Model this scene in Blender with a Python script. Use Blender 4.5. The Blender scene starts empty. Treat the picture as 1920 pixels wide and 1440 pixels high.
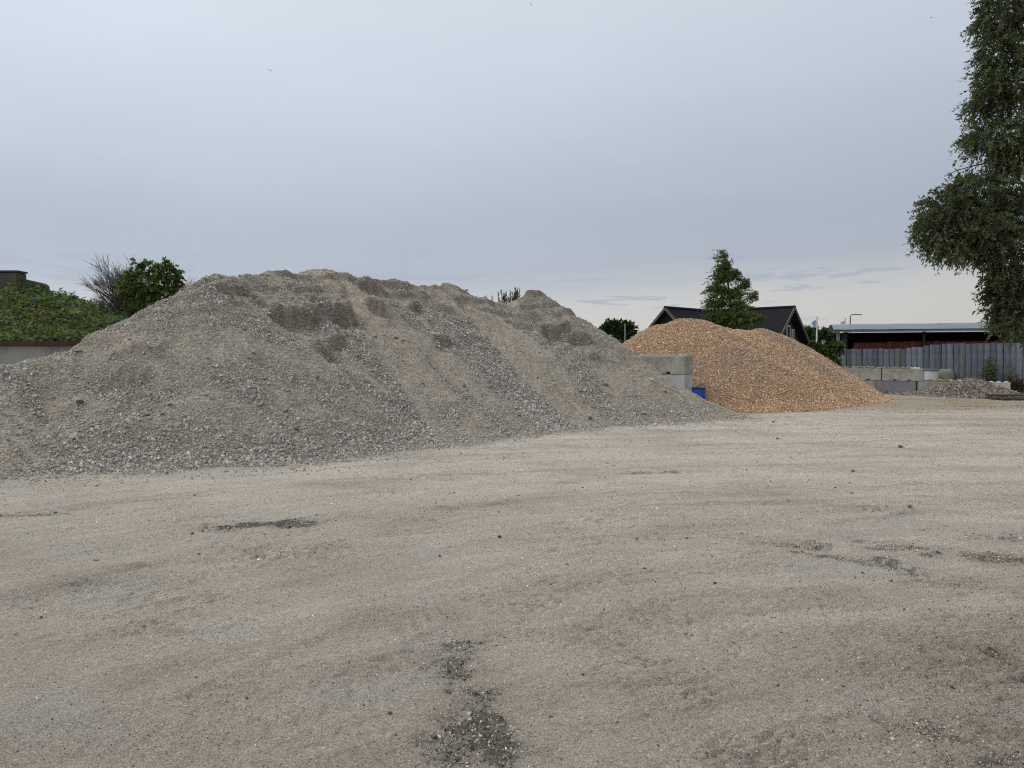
import bpy, bmesh, math, random
import numpy as np
from mathutils import Vector, Matrix

# ------------------------------------------------------------------ camera, sky, sun, exposure
scene = bpy.context.scene
C = scene.collection
CAM_H = 1.8
FPX = 1423.0                       # focal length of the photograph in its own 1920 px frame
PITCH = math.atan((720 - 668) / FPX)
cam_d = bpy.data.cameras.new('camera')
cam_d.sensor_width = 36.0
cam_d.lens = 36.0 * FPX / 1920.0
cam_d.clip_end = 3000
cam = bpy.data.objects.new('camera', cam_d)
cam.location = (0, 0, CAM_H)
cam.rotation_euler = (math.radians(90) - PITCH, 0, 0)
C.objects.link(cam)
scene.camera = cam

SUN_EL, SUN_AZ = math.radians(44), math.radians(-104)      # azimuth from +Y, negative = towards -X
sun_dir = Vector((math.sin(SUN_AZ) * math.cos(SUN_EL), math.cos(SUN_AZ) * math.cos(SUN_EL), math.sin(SUN_EL)))

w = bpy.data.worlds.new('World'); scene.world = w; w.use_nodes = True
nt = w.node_tree; nt.nodes.clear()
N = nt.nodes.new; L = nt.links.new
out = N('ShaderNodeOutputWorld'); bg = N('ShaderNodeBackground'); L(bg.outputs[0], out.inputs[0])
sky = N('ShaderNodeTexSky'); sky.sky_type = 'NISHITA'; sky.sun_disc = False
sky.sun_elevation = SUN_EL; sky.sun_rotation = SUN_AZ
tc = N('ShaderNodeTexCoord'); sep = N('ShaderNodeSeparateXYZ'); L(tc.outputs['Generated'], sep.inputs[0])
def wmath(op, a, b=None, c=None):
    m = N('ShaderNodeMath'); m.operation = op
    for i, v in enumerate((a, b, c)):
        if v is None: continue
        if isinstance(v, (int, float)): m.inputs[i].default_value = v
        else: L(v, m.inputs[i])
    return m.outputs[0]
def wnoise(scale_vec, scale, detail=4, rough=.55):
    mp = N('ShaderNodeMapping'); mp.inputs['Scale'].default_value = scale_vec; L(tc.outputs['Generated'], mp.inputs['Vector'])
    n = N('ShaderNodeTexNoise'); n.inputs['Scale'].default_value = scale; n.inputs['Detail'].default_value = detail
    n.inputs['Roughness'].default_value = rough; L(mp.outputs[0], n.inputs['Vector']); return n.outputs[0]
def wmix(fac, a, b, mode='MIX'):
    m = N('ShaderNodeMix'); m.data_type = 'RGBA'; m.blend_type = mode
    for s, v in ((0, fac), (6, a), (7, b)):
        if isinstance(v, (int, float)): m.inputs[s].default_value = v
        elif isinstance(v, tuple): m.inputs[s].default_value = (*v, 1)
        else: L(v, m.inputs[s])
    return m.outputs[2]
z = sep.outputs[2]
wob = wmath('MULTIPLY', wmath('SUBTRACT', wnoise((1, 1, 7), 2.6, 5, .6), .5), .055)
zz = wmath('ADD', z, wob)
# the lower edge of the cloud sheet lies a little higher where the view turns to +X
zz = wmath('SUBTRACT', zz, wmath('MULTIPLY', wmath('MAXIMUM', sep.outputs[0], -.35), .05))
ramp = N('ShaderNodeValToRGB'); L(zz, ramp.inputs[0])
stops = [(0.0, (.575, .56, .535)), (.05, (.565, .56, .55)), (.078, (.50, .515, .54)), (.108, (.405, .447, .512)),
         (.17, (.398, .45, .524)), (.25, (.472, .53, .61)), (.35, (.56, .622, .70)), (.44, (.612, .672, .74)),
         (.65, (.88, .93, .98)), (1.0, (1.22, 1.25, 1.28))]
els = ramp.color_ramp.elements
els[0].position, els[0].color = stops[0][0], (*stops[0][1], 1)
els[1].position, els[1].color = stops[-1][0], (*stops[-1][1], 1)
for p, c in stops[1:-1]:
    e = els.new(p); e.color = (*c, 1)
# low blue-grey streaks under the sheet
streak = wnoise((1, 1, 8.5), 5.5, 7, .62)
sm = N('ShaderNodeMapRange'); sm.interpolation_type = 'SMOOTHSTEP'
sm.inputs['From Min'].default_value = .53; sm.inputs['From Max'].default_value = .58; L(streak, sm.inputs['Value'])
band = N('ShaderNodeMapRange'); band.interpolation_type = 'SMOOTHSTEP'
band.inputs['From Min'].default_value = .03; band.inputs['From Max'].default_value = .06; L(z, band.inputs['Value'])
band2 = N('ShaderNodeMapRange'); band2.interpolation_type = 'SMOOTHSTEP'
band2.inputs['From Min'].default_value = .15; band2.inputs['From Max'].default_value = .10; L(z, band2.inputs['Value'])
sf = wmath('MULTIPLY', wmath('MULTIPLY', sm.outputs[0], wmath('MULTIPLY', band.outputs[0], band2.outputs[0])), .75)
col = wmix(sf, ramp.outputs[0], (.375, .42, .485))
mott = wnoise((1, 1, 3), 1.7, 5, .6)
glow = N('ShaderNodeVectorMath'); glow.operation = 'DOT_PRODUCT'; L(tc.outputs['Generated'], glow.inputs[0])
glow.inputs[1].default_value = (math.sin(SUN_AZ) * .75, math.cos(SUN_AZ) + .75, .1)
gl = wmath('ADD', wmath('MULTIPLY', wmath('MAXIMUM', glow.outputs['Value'], 0), .22), wmath('ADD', .84, wmath('MULTIPLY', wmath('SUBTRACT', mott, .5), .16)))
vm = N('ShaderNodeVectorMath'); vm.operation = 'SCALE'; L(col, vm.inputs[0]); L(gl, vm.inputs['Scale'])
sk = N('ShaderNodeVectorMath'); sk.operation = 'SCALE'; L(sky.outputs[0], sk.inputs[0]); sk.inputs['Scale'].default_value = .1
fin = wmix(.96, sk.outputs[0], vm.outputs[0])
L(fin, bg.inputs[0]); bg.inputs[1].default_value = 1.0

sd = bpy.data.lights.new('sun', 'SUN'); sd.energy = .95; sd.angle = math.radians(20); sd.color = (1, .955, .90)
so = bpy.data.objects.new('sun', sd); C.objects.link(so)
so.rotation_euler = (-sun_dir).to_track_quat('-Z', 'Y').to_euler()

scene.view_settings.view_transform = 'Standard'; scene.view_settings.look = 'None'
scene.view_settings.exposure = 0.22; scene.view_settings.gamma = 1; scene.view_settings.use_curve_mapping = False

scene.cycles.use_denoising = False; scene.cycles.filter_width = 1.15          # keep the grit crisp
# ------------------------------------------------------------------ numbers
rng = np.random.default_rng(7)
R = random.Random(5)
#@NUM
def ray(px, py):
    """direction (per metre of world Y) seen at a photo pixel"""
    cx, cz = (np.asarray(px) - 960) / FPX, (720 - np.asarray(py)) / FPX
    cp, sp = math.cos(PITCH), math.sin(PITCH)
    dy = cp + cz * sp; dz = -sp + cz * cp
    return cx / dy, dz / dy
def at(px, py, Y):
    a, b = ray(px, py)
    return Vector((float(a * Y), float(Y), float(CAM_H + b * Y)))
def gnd(px, py):
    a, b = ray(px, py); Y = -CAM_H / b
    return (float(a * Y), float(Y))

def _hash(ix, iy, seed):
    h = (ix.astype(np.int64) * 374761393 + iy.astype(np.int64) * 668265263 + seed * 974634777) & 0xffffffff
    h = ((h ^ (h >> 13)) * 1274126177) & 0xffffffff
    h = (h ^ (h >> 16)) & 0xffffffff
    return h.astype(np.float64) / 4294967296.0
def pn(x, y, seed=0):
    """gradient noise, about -1..1"""
    x0 = np.floor(x); y0 = np.floor(y); fx = x - x0; fy = y - y0
    ux = fx * fx * fx * (fx * (fx * 6 - 15) + 10); uy = fy * fy * fy * (fy * (fy * 6 - 15) + 10)
    def g(ix, iy, dx, dy):
        a = _hash(ix, iy, seed) * 2 * math.pi
        return np.cos(a) * dx + np.sin(a) * dy
    n00 = g(x0, y0, fx, fy); n10 = g(x0 + 1, y0, fx - 1, fy); n01 = g(x0, y0 + 1, fx, fy - 1); n11 = g(x0 + 1, y0 + 1, fx - 1, fy - 1)
    return 1.5 * ((n00 * (1 - ux) + n10 * ux) * (1 - uy) + (n01 * (1 - ux) + n11 * ux) * uy)
def fbm(x, y, octv=4, seed=0, gain=.5):
    s = 0; a = 1; t = 0
    for o in range(octv):
        s = s + a * pn(x * 2 ** o + 17.3 * o, y * 2 ** o - 9.1 * o, seed + o); t += a; a *= gain
    return s / t
def ss(a, b, x):
    t = np.clip((x - a) / (b - a), 0, 1); return t * t * (3 - 2 * t)
def polydist(x, y, pts):
    """distance to, signed side of and run along a polyline"""
    best = np.full(x.shape, 1e9); side = np.zeros(x.shape); run = np.zeros(x.shape); acc = 0
    for (ax, ay), (bx, by) in zip(pts[:-1], pts[1:]):
        dx, dy = bx - ax, by - ay; l2 = dx * dx + dy * dy; l = math.sqrt(l2)
        t = np.clip(((x - ax) * dx + (y - ay) * dy) / l2, 0, 1)
        qx, qy = x - (ax + t * dx), y - (ay + t * dy); d = np.hypot(qx, qy); m = d < best
        best = np.where(m, d, best); side = np.where(m, np.sign(qx * dy - qy * dx) * d, side); run = np.where(m, acc + t * l, run); acc += l
    return best, side, run
def smooth_poly(pts, n=3):
    out = []; P = [np.array(p, float) for p in pts]; P = [2 * P[0] - P[1]] + P + [2 * P[-1] - P[-2]]
    for i in range(1, len(P) - 2):
        for k in range(n):
            t = k / n
            out.append(.5 * ((2 * P[i]) + (-P[i-1] + P[i+1]) * t + (2*P[i-1] - 5*P[i] + 4*P[i+1] - P[i+2]) * t*t + (-P[i-1] + 3*P[i] - 3*P[i+1] + P[i+2]) * t**3))
    out.append(P[-2]); return [tuple(o) for o in out]

def ridge_field(x, y, ridges, s, r=.35, k=.16):
    """loose material tipped along ridge lines: angle-of-repose sweep; returns height and run along the nearest ridge"""
    acc = None; bestz = np.full(x.shape, -1e9); run = np.zeros(x.shape); off = 0
    hs = []
    for rd in ridges:
        for a, b in zip(rd[:-1], rd[1:]):
            dx, dy = b[0] - a[0], b[1] - a[1]; l2 = dx * dx + dy * dy
            t = np.clip(((x - a[0]) * dx + (y - a[1]) * dy) / l2, 0, 1)
            d = np.hypot(x - a[0] - t * dx, y - a[1] - t * dy)
            h = a[2] + (b[2] - a[2]) * t - s * (np.sqrt(d * d + r * r) - r)
            hs.append(h); m = h > bestz; bestz = np.where(m, h, bestz); run = np.where(m, off + t * math.sqrt(l2), run); off += math.sqrt(l2)
        off += 7
    e = sum(np.exp((h - bestz) / k) for h in hs)
    return bestz + k * np.log(e) - k * .45, run
def toe(z, k=.10):
    return k * np.logaddexp(0, z / k) - .035

def R3(px, py, D):
    v = at(px, py, D); return (v.x, v.y, v.z)
HEAP = [[R3(-420, 735, 11.8), R3(-120, 702, 12.6), R3(60, 674, 14.0), R3(200, 646, 15.6), R3(300, 596, 17.3)],
        [R3(392, 512, 17.0), R3(520, 507, 19.2), R3(620, 500, 20.6), R3(700, 521, 21.7), R3(748, 522, 22.3), R3(795, 540, 22.8),
         R3(840, 536, 23.4), R3(885, 556, 24.0), R3(940, 562, 24.7), R3(1000, 549, 25.0), R3(1018, 554, 25.0), R3(1030, 574, 24.8)],
        [R3(1215, 712, 23.3), R3(1285, 731, 22.9), R3(1352, 760, 22.6)]]
def heap_base(x, y):
    wx = .28 * fbm(x * .45, y * .45, 3, 11); wy = .28 * fbm(x * .45, y * .45, 3, 31)
    z, run = ridge_field(x + wx, y + wy, HEAP, .715, r=.2)
    z = z + ss(.2, 1.2, z) * (.11 * pn(run * 1.0, z * .06, 41) + .06 * pn(run * 2.4, z * .12, 42))     # chutes down the face
    z = z + .11 * fbm(x * .8, y * .8, 3, 43) + .05 * fbm(x * 3, y * 3, 2, 44)
    return toe(z), run
CHIP = [[R3(1040, 680, 30.0), R3(1170, 650, 29.8), R3(1235, 609, 29.6), R3(1280, 602, 29.4), R3(1318, 603, 29.4), R3(1345, 615, 30.0), R3(1395, 619, 31.0), R3(1430, 617, 32.3), R3(1462, 629, 33.4), R3(1490, 645, 34.4)],
        [R3(1310, 604, 29.4), R3(1345, 644, 28.2), R3(1380, 694, 27.0)]]
def chip_base(x, y):
    wx = .22 * fbm(x * .5, y * .5, 3, 111); wy = .22 * fbm(x * .5, y * .5, 3, 131)
    z, run = ridge_field(x + wx, y + wy, CHIP, .70, r=.5)
    z = z + ss(.2, 1.0, z) * .05 * pn(run * 1.3, z * .2, 141)
    return toe(z, .09), run
def rubble_base(x, y):
    z, run = ridge_field(x, y, [[R3(1650, 739, 36.2), R3(1720, 736, 35.2), R3(1775, 724, 34.5), R3(1815, 711, 34.2), R3(1838, 713, 34.0), R3(1862, 733, 33.6), R3(1874, 742, 33.4)]], .42, r=.2, k=.1)
    return toe(z + .05 * fbm(x * 1.5, y * 1.5, 3, 211), .06), run

# low ground relief ---------------------------------------------------------------
def G(*pp): return smooth_poly([gnd(*p) for p in pp])
TRACKS = [  # (polyline, half width, depth, darkness)
    (G((-250, 1200), (0, 1135), (330, 1058), (640, 968), (900, 951), (1200, 952), (1560, 948), (1950, 930)), .20, .016, .55),
    (G((-100, 1440), (200, 1372), (420, 1310), (700, 1185), (960, 1075), (1180, 1010), (1500, 968), (1950, 955)), .22, .018, .30),
    (G((300, 1440), (560, 1330), (800, 1240), (1000, 1120), (1250, 1040), (1500, 1010), (1950, 1010)), .25, .012, .25),
    (G((-200, 1035), (100, 1000), (400, 965), (700, 925), (1000, 900), (1400, 870), (1900, 850)), .22, .012, .18),
    (G((1440, 1018), (1560, 1038), (1640, 1060), (1760, 1090), (1960, 1110)), .16, .02, .5),
    (G((1560, 985), (1740, 957), (1830, 962), (1960, 976)), .09, .02, .6),
    (G((1640, 1022), (1800, 1030), (1990, 1046)), .22, .012, .4),
    (G((-200, 990), (0, 968), (90, 963), (200, 952)), .12, .018, .6),
    (G((380, 1000), (450, 990), (540, 980), (640, 965)), .14, .0, .0),
    (G((1170, 885), (1250, 887), (1340, 893), (1420, 895)), .14, .015, .5),
    (G((1400, 800), (1550, 795), (1700, 800), (1950, 822)), .35, .02, .25),
    (G((1330, 782), (1500, 788), (1700, 782), (1950, 790)), .35, .02, .10),
]
PATCH = [  # (px, py, half length m, half depth m, turn, darkness)
    (505, 984, .66, .20, .28, 1.6), (862, 1330, .20, .66, -.10, .62), (890, 1410, .34, .34, -.25, .62), (850, 1235, .20, .45, 0, .58), (930, 1380, .10, .5, .1, .7),
    (1060, 905, .28, .14, 0, .7), (1225, 885, .5, .14, 0, .8), (900, 945, .6, .35, .3, .5), (1500, 1022, .35, .16, -.3, .6),
    (1600, 1048, .5, .2, -.4, .7), (1695, 1028, .45, .2, 0, .7), (1850, 1045, .7, .25, -.1, .7), (60, 966, .45, .12, 0, .9),
    (1900, 1150, .8, 1.0, 0, .32), (1850, 1280, .8, .6, 0, .34), (1650, 1380, .5, .25, 0, .3), (1390, 1420, .25, .12, 0, .6),
    (350, 1250, .35, .12, .3, .35), (290, 1058, .4, .12, .25, .5), (1020, 1185, .3, .12, .3, .5), (760, 1180, .5, .4, .2, .25), (1880, 1010, .5, .2, 0, .7), (160, 1100, .7, .3, .3, .35),
    (1920, 1400, .6, .5, 0, .32), (1140, 1215, .4, .15, -.3, .4),
]
FLOW = smooth_poly([(-9.0, -3.0), (-6.6, 1.6), (-4.6, 4.8), (-2.4, 7.0), (.6, 8.5), (4.2, 9.3), (9, 9.8), (18, 10.2), (40, 10.6)], 5)
def flow(x, y):
    d, sd_, run = polydist(x, y, FLOW); return run, sd_
def ground_fields(x, y):
    a, b = flow(x, y)
    zz = .030 * fbm(x * .22, y * .22, 3, 301) + .010 * fbm(a * .6, b * 1.4, 3, 311)
    zz = zz + .007 * fbm(a * 2.2, b * 5.5, 3, 321)
    rough = ss(-.25, .5, fbm(x * .35 + 5, y * .35, 3, 331))
    near = ss(26, 9, y)
    rdg = ss(.80, 1.0, 1 - np.abs(fbm(a * 1.9, b * 6.5, 4, 343, .62))) * ss(-.15, .35, fbm(a * .5, b * 1.1, 3, 344))
    zz = zz + near * (.35 + rough) * (.018 * fbm(a * 4.0, b * 10, 4, 341, .65) + .014 * fbm(x * 17, y * 19, 3, 351, .6) + .020 * rdg - .030 * ss(.90, 1.0, 1 - np.abs(fbm(a * 1.4 + 7, b * 4.2, 5, 347, .62))) * ss(-.05, .3, fbm(a * .7, b * 1.5, 3, 348)))
    gm = ss(.05, .5, fbm(a * .5, b * 1.9, 5, 391, .62)); low = ss(1.0, 3.2, x + .25 * (6 - y)) * ss(10, 5, y)
    dark = .34 * gm + .34 * low * ss(-.3, .35, fbm(x * 1.1, y * 1.6, 4, 393)); tread = np.zeros(x.shape)
    for pts, hw, dep, dk in TRACKS:
        d, sd_, run = polydist(x + .05 * pn(x * 2, y * 2, 361), y + .05 * pn(x * 2, y * 2, 362), pts)
        m = ss(hw * 1.25, hw * .8, d)
        edge = np.exp(-((d - hw * 1.25) / (hw * .28)) ** 2)
        br = ss(-.35, .25, pn(run * .7, sd_ * 2, 371))
        zz = zz - dep * m * br + dep * .7 * edge * br
        if dep > 0:   # chevron lugs pressed into the dust
            lug = np.sin((run + np.abs(sd_) * .8) * 2 * math.pi / .16)
            zz = zz + .011 * m * br * near * np.clip(lug * 2, -1, 1) * ss(-.3, .3, pn(run * 1.3, sd_, 372))
        dark = dark + dk * np.maximum(m, .6 * edge) * ss(-.5, .5, fbm(x * 1.2, y * 2.4, 3, 375)) * .8
    for px, py, la, lb, tn, dk in PATCH:
        cx, cy = gnd(px, py); dx, dy = x - cx, y - cy
        u = (dx * math.cos(tn) + dy * math.sin(tn)) / la; v = (-dx * math.sin(tn) + dy * math.cos(tn)) / lb
        q = np.sqrt(u * u + v * v) + .95 * fbm(x * 3.2, y * 3.6, 5, 381, .62)
        dark = dark + dk * ss(1.35, .25, q)
        zz = zz + .022 * min(dk, 1) * ss(1.1, .3, q) * (.2 + 1.1 * fbm(x * 13, y * 13, 2, 385)) * near
    dark = np.clip(dark, 0, 1.4)
    return zz, dark, rough
#@ENDNUM

# ------------------------------------------------------------------ helpers
def tag(o, label=None, cat=None, group=None, kind=None):
    if label: o['label'] = label
    if cat: o['category'] = cat
    if group: o['group'] = group
    if kind: o['kind'] = kind
    return o
def thing(name, label, cat, loc=(0, 0, 0), rz=0, group=None):
    o = bpy.data.objects.new(name, None); o.empty_display_size = .2; C.objects.link(o)
    o.location = loc; o.rotation_euler = (0, 0, rz); return tag(o, label, cat, group)
def link(name, me, parent=None, mat=None, loc=None, rot=None, scale=None):
    o = bpy.data.objects.new(name, me); C.objects.link(o)
    if mat and not me.materials: me.materials.append(mat)
    if parent: o.parent = parent
    if loc is not None: o.location = loc
    if rot is not None: o.rotation_euler = rot
    if scale is not None: o.scale = scale if hasattr(scale, '__len__') else (scale,) * 3
    return o
def np_mesh(name, V, F, mat, parent=None, smooth=False, attrs=None, size=None):
    """V (n,3), F (m,k) with one k"""
    me = bpy.data.meshes.new(name); V = np.asarray(V, np.float32); F = np.asarray(F, np.int32); k = F.shape[1]
    me.vertices.add(len(V)); me.vertices.foreach_set('co', V.ravel())
    me.loops.add(F.size); me.loops.foreach_set('vertex_index', F.ravel())
    me.polygons.add(len(F)); me.polygons.foreach_set('loop_start', np.arange(0, F.size, k, dtype=np.int32))
    me.update(calc_edges=True)
    me.polygons.foreach_set('use_smooth', np.full(len(F), smooth))
    for an, arr in (attrs or {}).items():
        at_ = me.attributes.new(an, 'FLOAT_COLOR', 'POINT')
        c4 = np.ones((len(V), 4), np.float32); c4[:, :3] = arr; at_.data.foreach_set('color', c4.ravel())
    return link(name, me, parent, mat)
class MB:
    def __init__(s): s.v = []; s.f = []
    def add(s, v, f):
        o = len(s.v); s.v += [tuple(p) for p in v]; s.f += [tuple(i + o for i in q) for q in f]; return s
    def box(s, c, d, M=None):
        x, y, z_ = d[0] / 2, d[1] / 2, d[2] / 2
        v = [Vector((i * x, j * y, k * z_)) for i in (-1, 1) for j in (-1, 1) for k in (-1, 1)]
        if M is not None: v = [M @ p for p in v]
        c = Vector(c)
        return s.add([p + c for p in v], [(0, 1, 3, 2), (4, 6, 7, 5), (0, 4, 5, 1), (2, 3, 7, 6), (0, 2, 6, 4), (1, 5, 7, 3)])
    def tube(s, pts, rad, n=6, cap=True):
        pts = [Vector(p) for p in pts]
        if not hasattr(rad, '__len__'): rad = [rad] * len(pts)
        rings = []
        for i, p in enumerate(pts):
            t = (pts[min(i + 1, len(pts) - 1)] - pts[max(i - 1, 0)])
            t = t.normalized() if t.length > 1e-9 else Vector((0, 0, 1))
            a = t.orthogonal().normalized() if abs(t.z) > .95 or i == 0 and abs(t.z) > .95 else t.cross(Vector((0, 0, 1))).normalized()
            b = t.cross(a)
            rings.append([p + (a * math.cos(2 * math.pi * k / n) + b * math.sin(2 * math.pi * k / n)) * rad[i] for k in range(n)])
        v = [q for r in rings for q in r]; f = []
        for i in range(len(pts) - 1):
            for k in range(n):
                f.append((i * n + k, i * n + (k + 1) % n, (i + 1) * n + (k + 1) % n, (i + 1) * n + k))
        if cap: f.append(tuple(range(n))[::-1]); f.append(tuple((len(pts) - 1) * n + k for k in range(n)))
        return s.add(v, f)
    def lathe(s, prof, n=24, c=(0, 0, 0)):
        v = []; f = []
        for r, h in prof:
            for k in range(n): v.append((c[0] + r * math.cos(2 * math.pi * k / n), c[1] + r * math.sin(2 * math.pi * k / n), c[2] + h))
        for i in range(len(prof) - 1):
            for k in range(n): f.append((i * n + k, i * n + (k + 1) % n, (i + 1) * n + (k + 1) % n, (i + 1) * n + k))
        return s.add(v, f)
    def build(s, name, mat, parent=None, smooth=False, bevel=0, seg=2):
        me = bpy.data.meshes.new(name); me.from_pydata([tuple(p) for p in s.v], [], s.f); me.validate()
        bm = bmesh.new(); bm.from_mesh(me); bmesh.ops.recalc_face_normals(bm, faces=bm.faces)
        if bevel: bmesh.ops.bevel(bm, geom=[e for e in bm.edges if len(e.link_faces) == 2 and e.calc_face_angle(0) > .5], offset=bevel, segments=seg, affect='EDGES', clamp_overlap=True)
        if smooth:
            for f in bm.faces: f.smooth = True
            for e in bm.edges:
                if len(e.link_faces) == 2 and e.calc_face_angle(0) > .7: e.smooth = False
        bm.to_mesh(me); bm.free()
        return link(name, me, parent, mat)

def mat_new(name):
    m = bpy.data.materials.new(name); m.use_nodes = True; t = m.node_tree
    return m, t, t.nodes['Principled BSDF']
def simple(name, c, rough=.8, var=.25, scale=6.0, bump=.0, bscale=40, metal=0, spec=.3, c2=None, stretch=(1, 1, 1), detail=6, coord='Object', rnd=0.0):
    """noise-varied procedural paint, stone, metal ..."""
    m, t, p = mat_new(name); n = t.nodes.new; l = t.links.new
    tcn = n('ShaderNodeTexCoord'); mp = n('ShaderNodeMapping'); mp.inputs['Scale'].default_value = stretch; l(tcn.outputs[coord], mp.inputs[0])
    ns = n('ShaderNodeTexNoise'); ns.inputs['Scale'].default_value = scale; ns.inputs['Detail'].default_value = detail; ns.inputs['Roughness'].default_value = .65; l(mp.outputs[0], ns.inputs['Vector'])
    r = n('ShaderNodeValToRGB'); a = c; b = c2 or tuple(v * (1 - var) for v in c); hi = tuple(v * (1 + var) for v in c)
    r.color_ramp.elements[0].position = .3; r.color_ramp.elements[0].color = (*b, 1)
    r.color_ramp.elements[1].position = .72; r.color_ramp.elements[1].color = (*hi, 1)
    e = r.color_ramp.elements.new(.5); e.color = (*a, 1)
    l(ns.outputs[0], r.inputs[0]); last = r.outputs[0]
    if rnd:
        oi = n('ShaderNodeObjectInfo'); mr = n('ShaderNodeMapRange'); mr.inputs['To Min'].default_value = 1 - rnd; mr.inputs['To Max'].default_value = 1 + rnd
        l(oi.outputs['Random'], mr.inputs['Value']); sc = n('ShaderNodeVectorMath'); sc.operation = 'SCALE'; l(last, sc.inputs[0]); l(mr.outputs[0], sc.inputs['Scale']); last = sc.outputs[0]
    l(last, p.inputs['Base Color'])
    p.inputs['Roughness'].default_value = rough; p.inputs['Metallic'].default_value = metal; p.inputs['Specular IOR Level'].default_value = spec
    if bump:
        nb = n('ShaderNodeTexNoise'); nb.inputs['Scale'].default_value = bscale; nb.inputs['Detail'].default_value = 5; l(tcn.outputs[coord], nb.inputs['Vector'])
        bp = n('ShaderNodeBump'); bp.inputs['Strength'].default_value = bump; bp.inputs['Distance'].default_value = .02; l(nb.outputs[0], bp.inputs['Height']); l(bp.outputs[0], p.inputs['Normal'])
    return m
def attr_mat(name, attr, kind='GEOMETRY', rough=.9, grain=.25, gscale=90, bump=.35, bdist=.012, gscale2=None, spec=.15):
    """colour from a stored attribute, with fine grain and relief"""
    m, t, p = mat_new(name); n = t.nodes.new; l = t.links.new
    a = n('ShaderNodeAttribute'); a.attribute_type = kind; a.attribute_name = attr
    tcn = n('ShaderNodeTexCoord')
    g = n('ShaderNodeTexNoise'); g.inputs['Scale'].default_value = gscale; g.inputs['Detail'].default_value = 4; g.inputs['Roughness'].default_value = .7; l(tcn.outputs['Object'], g.inputs['Vector'])
    mr = n('ShaderNodeMapRange'); mr.inputs['From Min'].default_value = .3; mr.inputs['From Max'].default_value = .7
    mr.inputs['To Min'].default_value = 1 - grain; mr.inputs['To Max'].default_value = 1 + grain; l(g.outputs[0], mr.inputs['Value'])
    h = g.outputs[0]; fac = mr.outputs[0]
    if gscale2:
        g2 = n('ShaderNodeTexNoise'); g2.inputs['Scale'].default_value = gscale2; g2.inputs['Detail'].default_value = 5; g2.inputs['Roughness'].default_value = .7; l(tcn.outputs['Object'], g2.inputs['Vector'])
        mr2 = n('ShaderNodeMapRange'); mr2.inputs['From Min'].default_value = .3; mr2.inputs['From Max'].default_value = .7
        mr2.inputs['To Min'].default_value = 1 - grain * .8; mr2.inputs['To Max'].default_value = 1 + grain * .8; l(g2.outputs[0], mr2.inputs['Value'])
        mm = n('ShaderNodeMath'); mm.operation = 'MULTIPLY'; l(fac, mm.inputs[0]); l(mr2.outputs[0], mm.inputs[1]); fac = mm.outputs[0]
        ad = n('ShaderNodeMath'); ad.operation = 'MULTIPLY_ADD'; l(g2.outputs[0], ad.inputs[0]); ad.inputs[1].default_value = 1.6; l(h, ad.inputs[2]); h = ad.outputs[0]
    sc = n('ShaderNodeVectorMath'); sc.operation = 'SCALE'; l(a.outputs['Color'], sc.inputs[0]); l(fac, sc.inputs['Scale'])
    l(sc.outputs[0], p.inputs['Base Color']); p.inputs['Roughness'].default_value = rough; p.inputs['Specular IOR Level'].default_value = spec
    if bump:
        bp = n('ShaderNodeBump'); bp.inputs['Strength'].default_value = bump; bp.inputs['Distance'].default_value = bdist; l(h, bp.inputs['Height']); l(bp.outputs[0], p.inputs['Normal'])
    return m
def leaf_mat(name, trans=.3):
    m, t, p = mat_new(name); n = t.nodes.new; l = t.links.new
    a = n('ShaderNodeAttribute'); a.attribute_name = 'tint'
    p.inputs['Roughness'].default_value = .55; p.inputs['Specular IOR Level'].default_value = .25; l(a.outputs['Color'], p.inputs['Base Color'])
    tr = n('ShaderNodeBsdfTranslucent'); sc = n('ShaderNodeVectorMath'); sc.operation = 'MULTIPLY'; sc.inputs[1].default_value = (1.1, 1.35, .6); l(a.outputs['Color'], sc.inputs[0]); l(sc.outputs[0], tr.inputs[0])
    mx = n('ShaderNodeMixShader'); mx.inputs[0].default_value = trans; l(p.outputs[0], mx.inputs[1]); l(tr.outputs[0], mx.inputs[2]); l(mx.outputs[0], t.nodes['Material Output'].inputs[0])
    return m

M_ground = attr_mat('yard_dust', 'tint', rough=.95, grain=.50, gscale=85, gscale2=190, bump=.9, bdist=.012)
def pebbly(name, attr, scale, lo, hi, dist):
    """packed small stones: every Voronoi cell its own grey and its own rounded top"""
    m, t, p = mat_new(name); n = t.nodes.new; l = t.links.new
    a = n('ShaderNodeAttribute'); a.attribute_name = attr; tcn = n('ShaderNodeTexCoord'); last = a.outputs['Color']; h = None
    for sc_, wgt in ((scale, 1.0), (scale * 2.3, .6)):
        v = n('ShaderNodeTexVoronoi'); v.inputs['Scale'].default_value = sc_; l(tcn.outputs['Object'], v.inputs['Vector'])
        sp_ = n('ShaderNodeSeparateColor'); l(v.outputs['Color'], sp_.inputs[0]); mr = n('ShaderNodeMapRange')
        mr.inputs['To Min'].default_value = 1 - (1 - lo) * wgt; mr.inputs['To Max'].default_value = 1 + (hi - 1) * wgt; l(sp_.outputs[0], mr.inputs['Value'])
        s_ = n('ShaderNodeVectorMath'); s_.operation = 'SCALE'; l(last, s_.inputs[0]); l(mr.outputs[0], s_.inputs['Scale']); last = s_.outputs[0]
        iv = n('ShaderNodeMath'); iv.operation = 'MULTIPLY_ADD'; l(v.outputs['Distance'], iv.inputs[0]); iv.inputs[1].default_value = -wgt
        if h is None: iv.inputs[2].default_value = 1.0
        else: l(h, iv.inputs[2])
        h = iv.outputs[0]
    l(last, p.inputs['Base Color']); p.inputs['Roughness'].default_value = .95; p.inputs['Specular IOR Level'].default_value = .12
    bp = n('ShaderNodeBump'); bp.inputs['Strength'].default_value = .9; bp.inputs['Distance'].default_value = dist; l(h, bp.inputs['Height']); l(bp.outputs[0], p.inputs['Normal'])
    return m
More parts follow.
